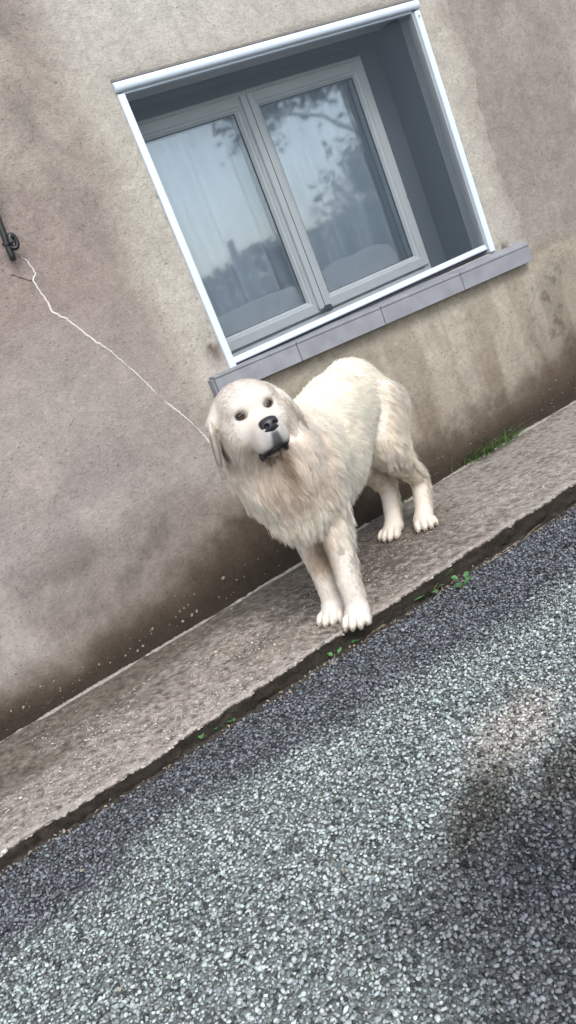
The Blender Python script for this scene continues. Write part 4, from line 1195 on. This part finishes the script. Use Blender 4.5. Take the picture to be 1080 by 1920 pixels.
# soil silted in the kerb foot
xs_ = np.arange(-2.0, 2.2, .01); nn = fbm(xs_*4, xs_*0, 401, 3); V = []
for o, h in ((.03, .002), (.0, .004), (-.35, .003), (-.7, -.008)):
    y = kerb_y(xs_) + (o if o >= 0 else o*.045*(nn*1.5)); V.append(np.stack([xs_, y, ground_z(xs_, y)+h + .003*rng.normal(size=len(xs_))*.5], 1))
V = np.stack(V, 1); I = np.arange(V.shape[0]*4).reshape(-1, 4)
mesh_np('silt', V.reshape(-1, 3), np.stack([I[:-1, :-1], I[:-1, 1:], I[1:, 1:], I[1:, :-1]], -1).reshape(-1, 4), M['soil'], road, True)

# ------------------------------------------------------------------ behind the camera, seen only mirrored in the panes
fx = np.linspace(-40, 40, 21); fy = np.linspace(-60, -5.2, 12); GX, GY = np.meshgrid(fx, fy, indexing='ij')
tag(mesh_np('field', np.stack([GX, GY, np.full_like(GX, .03)], -1).reshape(-1, 3), (lambda I: np.stack([I[:-1, :-1], I[1:, :-1], I[1:, 1:], I[:-1, 1:]], -1).reshape(-1, 4))(np.arange(GX.size).reshape(GX.shape)), M['field']), kind='structure')
def leaf_cloud(P, size, seed):
    r_ = np.random.default_rng(seed); n = len(P); d1 = r_.normal(size=(n, 3)); d1 /= np.linalg.norm(d1, axis=1, keepdims=True); d2 = np.cross(d1, r_.normal(size=(n, 3))); d2 /= np.linalg.norm(d2, axis=1, keepdims=True)
    s1 = size*r_.uniform(.6, 1.3, (n, 1)); V = np.stack([P-d1*s1, P+d2*s1*.5, P+d1*s1, P-d2*s1*.5], 1); return V.reshape(-1, 3), np.arange(n*4).reshape(n, 4)
def tree(name, x, y, h, rx, z0, n, label, seed, cat='tree', group=None):
    r_ = np.random.default_rng(seed); e = tag(empty(name, (x, y, 0)), label, cat, group); mb = MB()
    mb.tube([(0, 0, -.1), (.1, 0, h*.25), (-.05, .1, h*.55), (.1, 0, h*.9)], [.20*h/6, .16*h/6, .10*h/6, .02], 10)
    cl = []
    for k in range(26):
        a = r_.uniform(0, 6.28); zz = r_.uniform(z0, h*.95); q = (1-((zz-(z0+h)/2)/((h-z0)*.62))**2); rr = rx*max(.2, q)*r_.uniform(.35, .95); c = np.array([rr*math.cos(a), rr*math.sin(a), zz]); cl.append(c)
        mb.tube([(0, 0, max(.4, zz*.6)), tuple(c*[.5, .5, 1]-[0, 0, zz*.14]), tuple(c)], [.05, .03, .01], 6)
    mb.build('trunk', M['bark'], e, True)
    P = np.concatenate([c + r_.normal(0, .30*rx/1.8, (n//26, 3))*[1, 1, .75] for c in cl])
    V, F = leaf_cloud(P, .075, seed); mesh_np('crown', V, F, M['treeleaf'], e); return e
tree('leafy_tree', 8.9, -9.0, 6.2, 2.3, .7, 15000, 'dark leafy tree mirrored in the right pane of the window', 3)
tree('leafy_tree', 11.6, -10.5, 5.5, 2.2, .6, 9000, 'second dark tree mirrored at the edge of the right pane', 5)
r_ = np.random.default_rng(9); e = tag(empty('hedge', (5, -8, 0)), 'rough hedge mirrored low in the left pane of the window', 'hedge')
n = 16000; hx = r_.uniform(-7, 9, n); top = 1.28+.45*fbm(hx*.9, hx*0, 9, 3) + .25*sstep(1.0, 4.0, hx); hz = top*r_.uniform(0, 1, n)**.6; hy = r_.normal(0, .35, n)
V, F = leaf_cloud(np.stack([hx, hy, hz], 1), .07, 4); mesh_np('foliage', V, F, M['hedge'], e)
mb = MB()
for k in range(30): x = -7+k*.53; mb.tube([(x, 0, -.1), (x+random.uniform(-.2, .2), random.uniform(-.2, .2), 1.4)], [.035, .012], 6)
mb.build('stems', M['bark'], e)
q = on_y(430, 450, .29); d = ray(430, 450); rr = d*[1, -1, 1]; pp = q + rr*((-7.6-q[1])/rr[1])
post = tag(empty('fence_post', (pp[0], -7.6, 0)), 'leaning wooden post above the hedge mirrored in the left pane', 'post')
MB().tube([(.05, 0, -.1), (.02, 0, 1.2), (0, 0, pp[2])], [.07, .06, .05], 8).build('shaft', M['bark'], post)
MB().tube([(.04, 0, pp[2]-.38), (.2, 0, pp[2]-.2)], [.04, .025], 8).build('stub', M['bark'], post)
